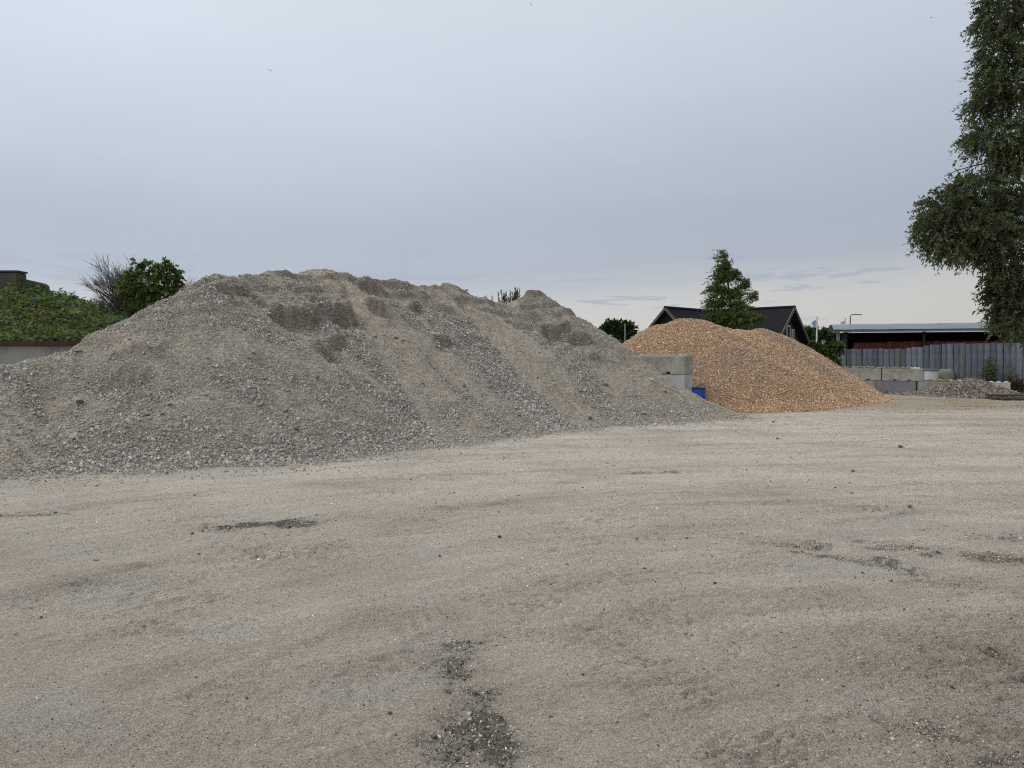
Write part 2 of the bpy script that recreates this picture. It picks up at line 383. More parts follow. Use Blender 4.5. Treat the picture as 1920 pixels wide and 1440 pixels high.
M_heap = pebbly('heap_fines', 'tint', 34, .62, 1.32, .03)
M_chipbed = pebbly('chip_bed', 'tint', 26, .6, 1.35, .03)
M_stone = attr_mat('crushed_stone', 'tint', 'INSTANCER', rough=.9, grain=.15, gscale=3, bump=0)
M_pebble = attr_mat('pebble', 'tint', 'INSTANCER', rough=.9, grain=.15, gscale=3, bump=0)
M_chips = attr_mat('wood_chip', 'tint', 'INSTANCER', rough=.85, grain=.15, gscale=3, bump=0)
M_bigstone = simple('big_stone', (.30, .285, .25), .9, .22, 3, .5, 14, rnd=.25)
M_darkstone = simple('dark_clod', (.10, .092, .075), .95, .3, 3, .5, 14, rnd=.35)
M_leaf = leaf_mat('leaf')
M_bark = simple('bark', (.06, .052, .042), .9, .35, 8, .6, 30)
M_twig = simple('dry_twig', (.17, .145, .125), .9, .3, 8)
M_conc = simple('concrete', (.29, .282, .24), .9, .34, 2.8, .45, 26, rnd=.10, c2=(.18, .172, .14))
M_conc_light = simple('concrete_pale', (.40, .405, .40), .9, .16, 2.0, .3, 30)
M_conc_blue = simple('concrete_bluish', (.175, .185, .19), .9, .2, 2.4, .3, 30)
M_soil = attr_mat('mound_soil', 'tint', rough=.95, grain=.3, gscale=8, bump=.5, bdist=.05)

# ------------------------------------------------------------------ ground
def grid_faces(nr, nc):
    i = np.arange(nr * nc).reshape(nr, nc)
    return np.stack([i[:-1, :-1], i[:-1, 1:], i[1:, 1:], i[1:, :-1]], -1).reshape(-1, 4)
ys = [1.2]
while ys[-1] < 64: ys.append(ys[-1] + max(.0105, ys[-1] * (.0030 if ys[-1] < 11 else .0062)))
ys = np.array(ys); us = np.linspace(-1, 1, 640)
YY = np.repeat(ys[:, None], len(us), 1); XX = us[None, :] * (.9 * YY + 1.2)
X, Y = XX.ravel(), YY.ravel()
gz, gdark, grough = ground_fields(X, Y)
fade = ss(62, 40, Y) * ss(1.0, .93, np.abs(np.repeat(us[None, :], len(ys), 0).ravel()))
gz = gz * fade
base = np.array([.452, .404, .336])
pale = np.array([.57, .51, .435]); brown = np.array([.37, .305, .238]); grey = np.array([.42, .385, .335]); chipc = np.array([.25, .195, .135]); darkc = np.array([.088, .082, .072])
def mix(a, b, t): return a + (b - a) * t[:, None]
tint = np.repeat(base[None, :], len(X), 0)
pal = ss(6.5, 11.5, Y + 1.2 * fbm(X * .3, Y * .3, 3, 401)) * ss(27, 20, Y)
tint = mix(tint, pale, np.clip(pal * (.55 + .7 * fbm(X * .5, Y * .9, 4, 403)), 0, 1))
tint = mix(tint, brown, np.clip(ss(-.05, .55, fbm(X * .45, Y * .7, 4, 405)) * .55 + .35 * ss(6, 2.5, Y) + .45 * ss(.5, 3.2, X) * ss(9, 4, Y), 0, .85))
Fa, Fb = flow(X, Y)
band = fbm(Fb * 1.35 + .25 * fbm(X * .4, Y * .4, 2, 431), Fa * .08, 6, 433, .70) + .22 * fbm(Fa * 2.2, Fb * 9, 4, 435, .7) + .35 * fbm(X * .7, Y * .7, 5, 437, .6)
tint = mix(tint, pale, np.clip(ss(.0, .5, band) * .62 * ss(2.5, 5, Y), 0, 1)); tint = mix(tint, np.array([.315, .265, .212]), np.clip(ss(-.03, -.5, band) * .66, 0, 1))
tint = mix(tint, grey, np.clip(ss(.05, .5, fbm(X * .8 + 30, Y * 1.2, 4, 407)) * .6, 0, 1))
Fa, Fb = flow(X, Y)
cz_ = heap_base(X, Y)[0] + .035; hz = .1 * np.log(np.expm1(np.maximum(cz_, 1e-7) / .1))
tint = mix(tint, np.array([.37, .345, .30]), np.clip(ss(-.75, -.05, hz + .5 * fbm(X * .9, Y * .9, 4, 421)) * .85, 0, 1))
cb = ss(25.2, 27.6, Y + .9 * fbm(X * .35, Y * .35, 4, 409) + .12 * np.clip(X - 9, -4, 6)) * ss(3, 7, X)
tint = mix(tint, chipc, np.clip(cb * (.62 + .75 * fbm(X * .25, Y * 1.6, 4, 411)), 0, .95))
grit = fbm(X * 16, Y * 16, 3, 413)
grit2 = fbm(X * 34, Y * 34, 2, 414)
dk = np.clip(gdark * 1.15, 0, 1) * ss(-.05, .40, .70 * grit + .65 * grit2 + .60 * fbm(Fa * 4, Fb * 8, 3, 415) + (gdark - .72) * .8)
tint = mix(tint, np.array([.265, .24, .20]), np.clip(gdark, 0, 1) * .42)
tint = mix(tint, darkc, dk * .74)
tint *= (1 + .15 * fbm(Fa * 2.2, Fb * 8, 6, 417, .7) + .12 * grit + .20 * grit2)[:, None]
ground_me_V = np.stack([X, Y, gz], 1)
# the sheet goes on, coarsely, to the horizon
OV = np.array([[-900, -300, -.09], [900, -300, -.09], [900, 1500, -.09], [-900, 1500, -.09]])
GF = grid_faces(len(ys), len(us))
nv = len(X)
ground = np_mesh('ground', np.vstack([ground_me_V, OV]), np.vstack([GF, [[nv, nv + 1, nv + 2, nv + 3]]]), M_ground, smooth=True,
                 attrs={'tint': np.vstack([tint, np.repeat(base[None], 4, 0)])})
tag(ground, kind='structure', label='dusty grey gravel yard with faint tyre tracks and dark grit patches')
_G = [q.reshape(XX.shape) for q in (gz, gdark, grough)]
def ground_at(x, y):
    x = np.atleast_1d(np.asarray(x, float)); y = np.clip(np.atleast_1d(np.asarray(y, float)), ys[0], ys[-1] - .01); j = np.clip(np.searchsorted(ys, y) - 1, 0, len(ys) - 2)
    b_ = (y - ys[j]) / (ys[j + 1] - ys[j]); f = np.clip((x / (.9 * y + 1.2) + 1) * .5 * (len(us) - 1), 0, len(us) - 1.001); i = f.astype(int); a_ = f - i
    return [(q[j, i] * (1 - a_) + q[j, i + 1] * a_) * (1 - b_) + (q[j + 1, i] * (1 - a_) + q[j + 1, i + 1] * a_) * b_ for q in _G]
def ground_z(x, y): return ground_at(x, y)[0]

# ------------------------------------------------------------------ loose stones: shapes and scattering
def stone_mesh(name, seed, mat, flat=1.0, n=14, el=1.0):
    r = random.Random(seed); bm = bmesh.new()
    for _ in range(n):
        v = Vector((r.gauss(0, 1), r.gauss(0, 1), r.gauss(0, 1))).normalized() * r.uniform(.8, 1.05)
        bm.verts.new((v.x * el, v.y * r.uniform(.75, .9), v.z * flat * .8))
    res = bmesh.ops.convex_hull(bm, input=bm.verts)
    bmesh.ops.delete(bm, geom=list({g for g in res['geom_interior'] + res['geom_unused'] if isinstance(g, bmesh.types.BMVert)}), context='VERTS')
    me = bpy.data.meshes.new(name); bm.to_mesh(me); bm.free(); me.materials.append(mat); return me
def shelf(name, meshes):
    col_ = bpy.data.collections.new(name)
    for m in meshes: col_.objects.link(bpy.data.objects.new(m.name, m))
    return col_
S_stone = shelf('stone_shapes', [stone_mesh('stone_shape', i, M_stone, .75) for i in range(9)])
S_peb = shelf('pebble_shapes', [stone_mesh('pebble_shape', 40 + i, M_pebble, .7) for i in range(7)])
S_chip = shelf('chip_shapes', [stone_mesh('chip_shape', 70 + i, M_chips, .3, 9, 1.35) for i in range(8)])
def scatter(name, coll, P, rot, scl, colr, parent, label=None):
    me = bpy.data.meshes.new(name); n = len(P)
    me.vertices.add(n); me.vertices.foreach_set('co', np.asarray(P, np.float32).ravel())
    for an, arr in (('rot', rot), ('scl', scl)):
        a_ = me.attributes.new(an, 'FLOAT_VECTOR', 'POINT'); a_.data.foreach_set('vector', np.asarray(arr, np.float32).ravel())
    a_ = me.attributes.new('tint', 'FLOAT_COLOR', 'POINT'); c4 = np.ones((n, 4), np.float32); c4[:, :3] = colr; a_.data.foreach_set('color', c4.ravel())
    o = link(name, me, parent); tag(o, label, kind='stuff')
    ng = bpy.data.node_groups.new(name, 'GeometryNodeTree')
    ng.interface.new_socket('Geometry', in_out='INPUT', socket_type='NodeSocketGeometry'); ng.interface.new_socket('Geometry', in_out='OUTPUT', socket_type='NodeSocketGeometry')
    gi = ng.nodes.new('NodeGroupInput'); go = ng.nodes.new('NodeGroupOutput'); ip = ng.nodes.new('GeometryNodeInstanceOnPoints')
    ci = ng.nodes.new('GeometryNodeCollectionInfo'); ci.inputs['Collection'].default_value = coll; ci.inputs['Separate Children'].default_value = True; ci.inputs['Reset Children'].default_value = True
    ip.inputs['Pick Instance'].default_value = True
    for nm, sock in (('rot', 'Rotation'), ('scl', 'Scale')):
        na = ng.nodes.new('GeometryNodeInputNamedAttribute'); na.data_type = 'FLOAT_VECTOR'; na.inputs['Name'].default_value = nm
        ng.links.new([s for s in na.outputs if s.enabled][0], ip.inputs[sock])
    ng.links.new(gi.outputs[0], ip.inputs['Points']); ng.links.new(ci.outputs[0], ip.inputs['Instance']); ng.links.new(ip.outputs[0], go.inputs[0])
    md = o.modifiers.new('scatter', 'NODES'); md.node_group = ng
    return o
def rrot(n, tilt=math.pi): return np.stack([rng.uniform(-tilt, tilt, n), rng.uniform(-tilt, tilt, n), rng.uniform(-math.pi, math.pi, n)], 1)

FIELDS = {}
def relief_mesh(name, fn, x0, x1, y0, y1, step, mat, colour, zmin=-.03):
    xs = np.arange(x0, x1, step); yy = np.arange(y0, y1, step)
    gx, gy = np.meshgrid(xs, yy); fx, fy = gx.ravel(), gy.ravel(); fl_ = fn(fx, fy, True); zf = fl_[0]
    FIELDS[name] = (x0, y0, step, [q.reshape(gx.shape) for q in fl_])
    F = grid_faces(len(yy), len(xs)); keep = (zf[F] > zmin).any(1); F = F[keep]
    used = np.unique(F); remap = np.full(len(fx), -1); remap[used] = np.arange(len(used)); F = remap[F]
    V = np.stack([fx, fy, zf], 1)[used]
    return np_mesh(name, V, F, mat, smooth=True, attrs={'tint': colour(V[:, 0], V[:, 1], *[q[used] for q in fl_])})
def field(name, x, y):
    """bilinear look-up of the fields of a relief"""
    x0, y0, st, fl_ = FIELDS[name]; ny, nx = fl_[0].shape
    u = np.clip((x - x0) / st, 0, nx - 1.001); v = np.clip((y - y0) / st, 0, ny - 1.001); i = u.astype(int); j = v.astype(int); a = u - i; b = v - j
    return [(q[j, i] * (1 - a) + q[j, i + 1] * a) * (1 - b) + (q[j + 1, i] * (1 - a) + q[j + 1, i + 1] * a) * b for q in fl_]

# ------------------------------------------------------------------ the big grey heap
def hit(fn, px, py, y0=8, y1=40):
    a, b = ray(px, py); Yv = np.arange(y0, y1, .02); zr = CAM_H + b * Yv; zf = fn(a * Yv, Yv)
    i = np.argmax(zf > zr); return float(a * Yv[i]), float(Yv[i])
hb = lambda x, y: heap_base(x, y)[0]
def slope_dir(fn, x, y, e=.35):
    gx = (fn(np.array([x + e]), np.array([y])) - fn(np.array([x - e]), np.array([y])))[0]; gy = (fn(np.array([x]), np.array([y + e])) - fn(np.array([x]), np.array([y - e])))[0]
    l_ = math.hypot(gx, gy) + 1e-9; return -gx / l_, -gy / l_
# slipped clods and scarps: (px, py, half width m, length m, height m, brown)
SCARP = [(556, 600, .75, .8, .32, 1), (642, 592, .42, .6, .36, 1), (704, 576, .36, .45, .24, .9), (624, 634, .28, .5, .22, .9), (606, 664, .38, .55, .22, .9),
         (772, 578, .26, .35, .18, .8), (828, 640, .24, .4, .18, .8), (690, 540, .40, .4, .20, .6), (1040, 622, .55, .6, .28, 1), (1082, 634, .45, .5, .26, .9), (1115, 672, .3, .45, .12, .7),
         (430, 540, .5, .5, .18, .6), (240, 704, .5, .7, .14, .6), (270, 662, .4, .6, .12, .5), (180, 640, .4, .5, .10, .6)]
scarps = []
for px, py, hw, ln, hh, br in SCARP:
    sx, sy = hit(hb, px, py); dx, dy = slope_dir(hb, sx, sy); scarps.append((sx, sy, dx, dy, hw, ln, hh, br))
def heap_full(x, y, want=False):
    z0, run = heap_base(x, y); zf = z0.copy(); br = np.zeros(x.shape)
    # slumped slabs towards the crest
    st = .40; q = z0 + .34 * fbm(x * .8, y * .8, 4, 541) + .06 * fbm(x * 4, y * 4, 2, 543); fr = q / st - np.floor(q / st)
    slab = ss(.05, .45, fbm(x * .62 + 9, y * .62, 3, 545) + .55 * ss(2.2, 3.5, z0) - .12) * ss(1.3, 2.4, z0)
    zf = zf + slab * st * .36 * (ss(.5, .95, fr) - fr)
    br = slab * ss(.50, .62, fr) * ss(1.0, .86, fr) * .40
    wx = x + .26 * fbm(x * 1.9, y * 1.9, 4, 501); wy = y + .26 * fbm(x * 1.9, y * 1.9, 4, 503)
    up = ss(.05, .5, z0); ragged = fbm(x * 2.6, y * 2.6, 4, 505, .6); rag2 = fbm(x * 5.5, y * 5.5, 3, 506)
    for sx, sy, dx, dy, hw, ln, hh, b in scarps:
        u = ((wx - sx) * dx + (wy - sy) * dy) / ln; v = (-(wx - sx) * dy + (wy - sy) * dx) / hw
        env = np.exp(-(np.abs(v)) ** 2.2) * np.exp(-np.maximum(np.abs(u) - .6, 0) ** 2); m = ss(.2, .75, env + .45 * ragged); mb_ = ss(.25, .60, env + .85 * ragged)
        zf += hh * .9 * m * np.where(u < 0, ss(-1.1, 0, u) ** 1.5, ss(.16, 0, u)) - .5 * hh * m * ss(.05, .2, u) * ss(1.2, .2, u)
        br = np.maximum(br, b * .56 * mb_ * ss(-.10, .03, u + .22 * rag2) * ss(.46, .12, u + .45 * rag2))
    top = ss(2.2, 3.4, z0)
    crust = ss(-.15, .35, fbm(x * 1.1 + 4, y * 1.1, 4, 512)) * top
    zf += up * (.045 * fbm(x * 1.3, y * 1.3, 3, 511) + .026 * fbm(x * 5, y * 5, 3, 513) + .026 * fbm(x * 12, y * 12, 2, 515))
    zf += crust * (.075 * np.abs(fbm(x * 4.5, y * 4.5, 4, 514, .65)) + .05 * ss(.0, .10, fbm(x * 2.4, y * 2.4, 4, 516, .6)))
    zf += top * (.07 * np.abs(fbm(x * 1.9, y * 1.9, 5, 517, .6)) - .02)
    if not want: return zf
    gul = fbm(run * 1.5 + .10 * pn(x * 1.3, y * 1.3, 520), z0 * .10, 5, 521, .65); fine = ss(-.24, .20, gul * 1.35 + .34 * pn(run * 4.6 + .2 * pn(x * 2, y * 2, 526), z0 * .12, 528) + .24 * fbm(x * .9, y * .9, 5, 523, .6))
    br = np.clip(br * .85 + top * ss(.02, .25, fbm(x * .9, y * .9, 5, 525, .62)) * .42, 0, 1)
    return zf, fine, br, z0
fines_c = np.array([.39, .345, .282]); brown_c = np.array([.20, .165, .125]); stony_c = np.array([.235, .22, .195])
def heap_colour(x, y, z, fine, br, z0):
    c = mix(np.repeat(stony_c[None], len(x), 0), fines_c, np.clip(fine + ss(.25, .0, z0), 0, 1))
    c = mix(c, brown_c, np.clip(br * 1.1, 0, 1))
    c = mix(c, np.array([.40, .335, .26]), ss(.25, .6, fbm(x * .7, y * .7, 3, 527)) * .55 * fine)
    return c * (1 + .12 * fbm(x * 4, y * 4, 3, 529))[:, None]
heap = relief_mesh('gravel_heap', heap_full, -15.5, 8.6, 8.6, 29, .04, M_heap, heap_colour)
tag(heap, 'huge pale grey heap of crushed stone with slumped crest', 'gravel heap')
def scatter_on(name, x0, x1, y0, y1, n, zlo):
    x = rng.uniform(x0, x1, n); y = rng.uniform(y0, y1, n); r = field(name, x, y); k = r[0] > zlo
    return [x[k], y[k]] + [q[k] for q in r]
def stone_colours(n, br=None, fine=None):
    pick = rng.random(n); c = np.empty((n, 3)); c[:] = (.36, .334, .292)
    c[pick < .30] = (.325, .316, .306); c[pick > .76] = (.375, .336, .27); c[pick > .96] = (.50, .48, .42)
    c *= np.exp(rng.normal(0, .27, n))[:, None]
    if br is not None: c = mix(c, brown_c * 1.15, np.clip(br * .65, 0, 1))
    if fine is not None: c = mix(c, fines_c * 1.05, np.clip(fine * .65, 0, 1))
    return np.clip(c, .03, .7)
def front(x, y):            # what faces the yard or makes the skyline; the far side keeps its bare relief
    return (y < 19.5 + .62 * (x + 5)) | (rng.random(len(x)) < .12)
sx, sy, sz, sf_, sb, s0 = scatter_on('gravel_heap', -15, 8.5, 8.8, 27, 900000, .0)
keep = front(sx, sy) & (rng.random(len(sx)) < np.clip(1.0 - .72 * sf_ - .45 * sb, .12, 1) * ss(-.0, .18, sz + .05))
# a skirt of stragglers thinning out over the yard
sx, sy, sz, sf_, sb, s0 = [q[keep] for q in (sx, sy, sz, sf_, sb, s0)]
n = len(sx); size = np.exp(rng.normal(math.log(.0142), .45, n)) * (1.18 - .5 * sf_) * (1.0 + .4 * ss(1.4, .2, s0))
size = np.clip(size, .005, .05)
scatter('gravel', S_stone, np.stack([sx, sy, sz + size * .2], 1), rrot(n), np.repeat(size[:, None], 3, 1), stone_colours(n, sb, sf_), heap)
# a skirt of stragglers thinning out over the dust
x = rng.uniform(-11, 8.3, 420000); y = rng.uniform(9, 24, 420000); k = y < 19.5 + .62 * (x + 5); x, y = x[k], y[k]; q0 = field('gravel_heap', x, y)[3] + .035
k = q0 < .12; x, y, q0 = x[k], y[k], q0[k]; zr = .1 * np.log(np.expm1(np.maximum(q0, 1e-7) / .1))
k = rng.random(len(x)) < 1.3 * 1.3 * np.exp(zr / .20) * ss(-.25, .4, fbm(x * 1.3, y * 1.3, 3, 551) + .1); x, y = x[k], y[k]; n = len(x)
size = np.clip(np.exp(rng.normal(math.log(.016), .4, n)), .007, .05); zg = np.maximum(ground_z(x, y), field('gravel_heap', x, y)[0])
scatter('loose_gravel', S_stone, np.stack([x, y, zg + size * .2], 1), rrot(n), np.repeat(size[:, None], 3, 1), stone_colours(n), heap)
big_meshes = [stone_mesh('stone', 200 + i, M_bigstone, .65, 16) for i in range(8)]
cand = scatter_on('gravel_heap', -11, 7.5, 9.5, 24, 6000, .05); kf = front(cand[0], cand[1]); cand = [q[kf] for q in cand]
pt = rng.permutation(len(cand[0]))[:230]
for i in pt:
    s_ = float(np.clip(np.exp(rng.normal(math.log(.062), .25)), .04, .11)) * (1.15 if cand[5][i] < 1.2 else .9)
    link('stone', R.choice(big_meshes), heap, None, (cand[0][i], cand[1][i], cand[2][i] + s_ * .25), (R.uniform(-.5, .5), R.uniform(-.5, .5), R.uniform(0, 6.3)), (s_, s_ * R.uniform(.7, 1), s_ * R.uniform(.6, .9)))

# ------------------------------------------------------------------ the orange heap of chips
def chip_full(x, y, want=False):
    z0, run = chip_base(x, y); up = ss(.05, .5, z0)
    zf = z0 + up * (.09 * fbm(x * .9, y * .9, 3, 611) + .02 * fbm(x * 5, y * 5, 3, 613) + .015 * fbm(x * 13, y * 13, 2, 615))
    if not want: return zf
    dull = np.clip(ss(-.1, .45, fbm(run * .7 + 3, z0 * .3, 3, 621) + .2 * fbm(x * .8, y * .8, 3, 623) + .35 * ss(9.0, 12.5, x) * ss(.5, 1.2, z0)), 0, 1)
    return zf, dull, np.zeros(x.shape), z0
def chip_colour(x, y, z, dull, _, z0):
    return mix(np.repeat(np.array([[.37, .242, .145]]), len(x), 0), np.array([.32, .228, .172]), dull) * (1 + .15 * fbm(x * 4, y * 4, 3, 629))[:, None]
chips = relief_mesh('chip_heap', chip_full, .5, 18, 22.5, 39, .06, M_chipbed, chip_colour)
tag(chips, 'orange-brown heap of coarse chips beside the stacked concrete blocks', 'chip heap')
cx, cy, cz, cd, _, c0 = scatter_on('chip_heap', 1.5, 17.5, 22.8, 37, 560000, .0)
k = ((cy < 28.6 + .55 * np.clip(cx - 6, 0, 10) + .6) | (rng.random(len(cx)) < .2)) & (rng.random(len(cx)) < (.85 - .35 * cd) * ss(-.0, .12, cz + .03)); cx, cy, cz, cd, c0 = [q[k] for q in (cx, cy, cz, cd, c0)]
n = len(cx); size = np.clip(np.exp(rng.normal(math.log(.020), .38, n)), .008, .05)
cc = np.empty((n, 3)); cc[:] = (.565, .385, .245); pk = rng.random(n); cc[pk < .30] = (.475, .305, .185); cc[pk > .70] = (.62, .475, .325); cc[pk > .92] = (.64, .56, .42)
cc *= np.exp(rng.normal(0, .15, n))[:, None]; cc = mix(cc, np.array([.485, .37, .285]), cd * .7)
scatter('wood_chips', S_chip, np.stack([cx, cy, cz + size * .25], 1), rrot(n, .9), np.repeat(size[:, None], 3, 1), np.clip(cc, .03, .8), chips)

# ------------------------------------------------------------------ rubble by the block wall
def rub_full(x, y, want=False):
    z0, run = rubble_base(x, y)
    return (z0, z0 * 0, z0 * 0, z0) if want else z0
rubble = relief_mesh('rubble_heap', rub_full, 15.5, 24.5, 30, 38.5, .08, M_heap, lambda x, y, *a: np.repeat(np.array([[.16, .135, .11]]), len(x), 0))
tag(rubble, 'low heap of grey and reddish cobbles spilling over the lower block row', 'rubble heap')
cx, cy, cz, *_ = scatter_on('rubble_heap', 15.8, 24.2, 30.5, 37.5, 42000, -.01)
n = len(cx); size = np.clip(np.exp(rng.normal(math.log(.046), .3, n)), .02, .10)
cc = np.empty((n, 3)); cc[:] = (.20, .172, .145); pk = rng.random(n); cc[pk < .35] = (.15, .115, .095); cc[pk > .78] = (.29, .265, .23); cc *= np.exp(rng.normal(0, .25, n))[:, None]
scatter('cobbles', S_peb, np.stack([cx, cy, cz + size * .3], 1), rrot(n, .8), np.repeat(size[:, None], 3, 1), cc, rubble)

# ------------------------------------------------------------------ pebbles and clods on the yard
def yard_pts(n, y0, y1, pw=1.0):
    y = y0 * (y1 / y0) ** rng.random(n); x = rng.uniform(-1, 1, n) * (.78 * y + .5); return x, y
px_, py_ = yard_pts(420000, 2.2, 22)
pz, pd, pr = ground_at(px_, py_)
k = rng.random(len(px_)) < np.clip(.30 + .35 * pr + .6 * pd, 0, 1); px_, py_, pz, pd = px_[k], py_[k], pz[k], pd[k]
n = len(px_); size = np.clip(np.exp(rng.normal(math.log(.0027), .42, n)) * (.55 + py_ * .115) * (1 + 1.3 * ss(.5, 1.1, pd) * rng.random(n)), .0014, .026)
cc = stone_colours(n) * np.array([1.20, 1.125, 1.01]) * np.exp(rng.normal(0, .18, n))[:, None]; cc = np.where((rng.random(n) < np.clip(pd * .5 + .07, 0, .6))[:, None], np.array([.085, .077, .065]) * np.exp(rng.normal(0, .35, n))[:, None], cc)
scatter('pebbles', S_peb, np.stack([px_, py_, pz + size * .15], 1), rrot(n), np.repeat(size[:, None], 3, 1), cc, ground)
gx_ = rng.uniform(6, 24, 30000); gy_ = rng.uniform(24, 33.5, 30000); k = rng.random(30000) < .15 + .8 * ss(-.1, .4, fbm(gx_ * .5, gy_ * 1.4, 3, 441)); gx_, gy_ = gx_[k], gy_[k]; n = len(gx_)
size = np.clip(np.exp(rng.normal(math.log(.014), .4, n)), .006, .04); cc = stone_colours(n) * np.array([1.05, .88, .70])
scatter('spilled_chips', S_chip, np.stack([gx_, gy_, ground_z(gx_, gy_) + size * .2], 1), rrot(n, .8), np.repeat(size[:, None], 3, 1), cc, ground)
dark_meshes = [stone_mesh('clod', 300 + i, M_darkstone, .6, 14) for i in range(5)]
spots = [(935, 1010, .05, 1), (1480, 1066, .045, 0), (824, 1046, .025, 1), (1063, 1061, .02, 1), (1209, 1065, .022, 1), (1690, 840, .1, 1), (1708, 952, .05, 1), (1600, 886, .06, 1), (1458, 823, .06, 1),
         (1450, 792, .08, 1), (1033, 1342, .018, 0), (1093, 1264, .017, 1), (930, 1211, .02, 0), (1019, 1285, .017, 0), (1155, 1355, .02, 0), (880, 1318, .02, 0), (730, 1340, .02, 1), (75, 1160, .022, 1), (30, 1190, .022, 0),
         (390, 990, .03, 1), (380, 996, .03, 1), (360, 1003, .025, 1), (325, 996, .02, 1), (1340, 1095, .025, 1), (1670, 1090, .025, 1), (1758, 1037, .03, 1), (1785, 1290, .02, 1), (1515, 1310, .015, 1), (1445, 1248, .016, 0), (1375, 1202, .018, 0)]
for px, py, s_, dkk in spots:
    gx, gy = gnd(px, py)
    link('stone', R.choice(dark_meshes if dkk else big_meshes), ground, None, (gx, gy, float(ground_z(gx, gy)[0]) + s_ * .2), (R.uniform(-.4, .4), R.uniform(-.4, .4), R.uniform(0, 6.3)), (s_, s_ * R.uniform(.6, .9), s_ * R.uniform(.6, .9)))
for _ in range(150):
    gy = 2.9 * (13 / 2.9) ** R.random(); gx = R.uniform(-.7, .7) * gy; s_ = (.0036 + .0014 * R.random()) * (gy * .45 + 1.0) * R.choice((.7, 1, 1, 1.3))
    if float(heap_base(np.array([gx]), np.array([gy]))[0][0]) > .0: continue
    link('stone', R.choice(dark_meshes if R.random() < .3 else big_meshes), ground, None, (gx, gy, float(ground_z(gx, gy)[0]) + s_ * .15), (R.uniform(-.4, .4), R.uniform(-.4, .4), R.uniform(0, 6.3)), (s_, s_ * R.uniform(.6, .9), s_ * R.uniform(.5, .9)))

# ------------------------------------------------------------------ concrete blocks
def block_mesh(name, mat, length=1.8, seed=0, h=.6, d=.6):
    """stackable concrete block: front outline with two fork pockets along the foot, pushed through the depth"""
    pts = [(-length / 2, h), (-length / 2, 0)]
    for c in (-.3, .3):
        for k in range(7): a_ = math.pi - math.pi * k / 6; pts.append((c + .085 * math.cos(a_), .085 * math.sin(a_)))
    pts += [(length / 2, 0), (length / 2, h)]
    n = len(pts); v = [(x, -d / 2, z_) for x, z_ in pts] + [(x, d / 2, z_) for x, z_ in pts]
    mb = MB(); f = [(i, (i + 1) % n, n + (i + 1) % n, n + i) for i in range(n)]; f += [tuple(range(n)), tuple(range(2 * n - 1, n - 1, -1))]
    mb.add(v, f)
    me = bpy.data.meshes.new(name); me.from_pydata(mb.v, [], mb.f)
    bm = bmesh.new(); bm.from_mesh(me); bmesh.ops.recalc_face_normals(bm, faces=bm.faces)
    bmesh.ops.bevel(bm, geom=[e for e in bm.edges if e.calc_face_angle(0) > 1.0], offset=.018, segments=2, affect='EDGES', clamp_overlap=True)
    r = random.Random(seed)
    for q in bm.verts: q.co += Vector((r.uniform(-1, 1), r.uniform(-1, 1), r.uniform(-1, 1))) * .004
    bm.to_mesh(me); bm.free(); me.materials.append(mat); return me
def block(pos, rz, mat, label, group, knobs=False, seed=0, length=1.8):
    o = link('concrete_block', block_mesh('concrete_block', mat, length, seed), None, None, pos, (0, 0, rz))
    tag(o, label, 'concrete block', group)
    if knobs:
        for row in (-.17, .17):
            for i in range(6):
                mb = MB(); xk = -length / 2 + .17 + i * (length - .34) / 5
                mb.lathe([(.10, -.006), (.085, .03), (.06, .05), (.001, .056)], 10, (xk, row, .6)); mb.build('knob', mat, o, True)
    return o
G1 = 'concrete blocks stacked between the two big heaps'
pr_ = at(1284, 703, 24.5); a1 = math.radians(-39)
for lvl, (mt, lb) in enumerate(((M_conc, 'concrete block at the foot of the stack behind the blue barrel'), (M_conc_light, 'pale middle concrete block of the stack above the blue barrel'), (M_conc, 'olive grey concrete block topmost on the stack beside the orange heap'))):
    rz = a1 + (.01, -.012, .01)[lvl]; ux = Vector((math.cos(rz), math.sin(rz), 0))
    ctr = Vector((pr_.x, pr_.y, 0)) - ux * .9 + Vector((-ux.y, ux.x, 0)) * .3
    block((ctr.x, ctr.y, lvl * .603), rz, mt, lb, G1, lvl == 2, lvl)
G2 = 'concrete blocks of the low wall by the sheet metal fence'
wd = Vector((.84, -.543, 0)).normalized(); wrz = math.atan2(wd.y, wd.x); nrm = Vector((-wd.y, wd.x, 0))
wr = at(1730, 716, 36.3); wr.z = 0       # lower front corner of the last upper block
def wall_block(s0, lvl, mt, lb, kn=False, seed=0, length=1.76, tw=0, out_=0):
    c_ = wr + wd * (s0 - length / 2) + nrm * (.3 - out_); block((c_.x, c_.y, lvl * .602), wrz + tw, mt, lb, G2, kn, seed, length)
wall_block(0, 1, M_conc, 'stained olive concrete block at the open end of the upper wall row', False, 11, tw=.01)
wall_block(-1.80, 1, M_conc, 'plain concrete block in the middle of the upper wall row', False, 12)
wall_block(-3.60, 1, M_conc, 'concrete block half buried by orange chips in the upper wall row', False, 13)
wall_block(-2.05, 0, M_conc, 'lower concrete block partly covered by the toe of the orange chips', False, 14)
wall_block(-.28, 0, M_conc_blue, 'dark bluish concrete block in the lower wall row', False, 15)
wall_block(1.62, 0, M_conc, 'lower concrete block half covered by cobbles', False, 16, 1.8)
wall_block(3.52, 0, M_conc_light, 'pale end block of the lower wall row with white knobs', True, 17, 1.8, tw=-.02)
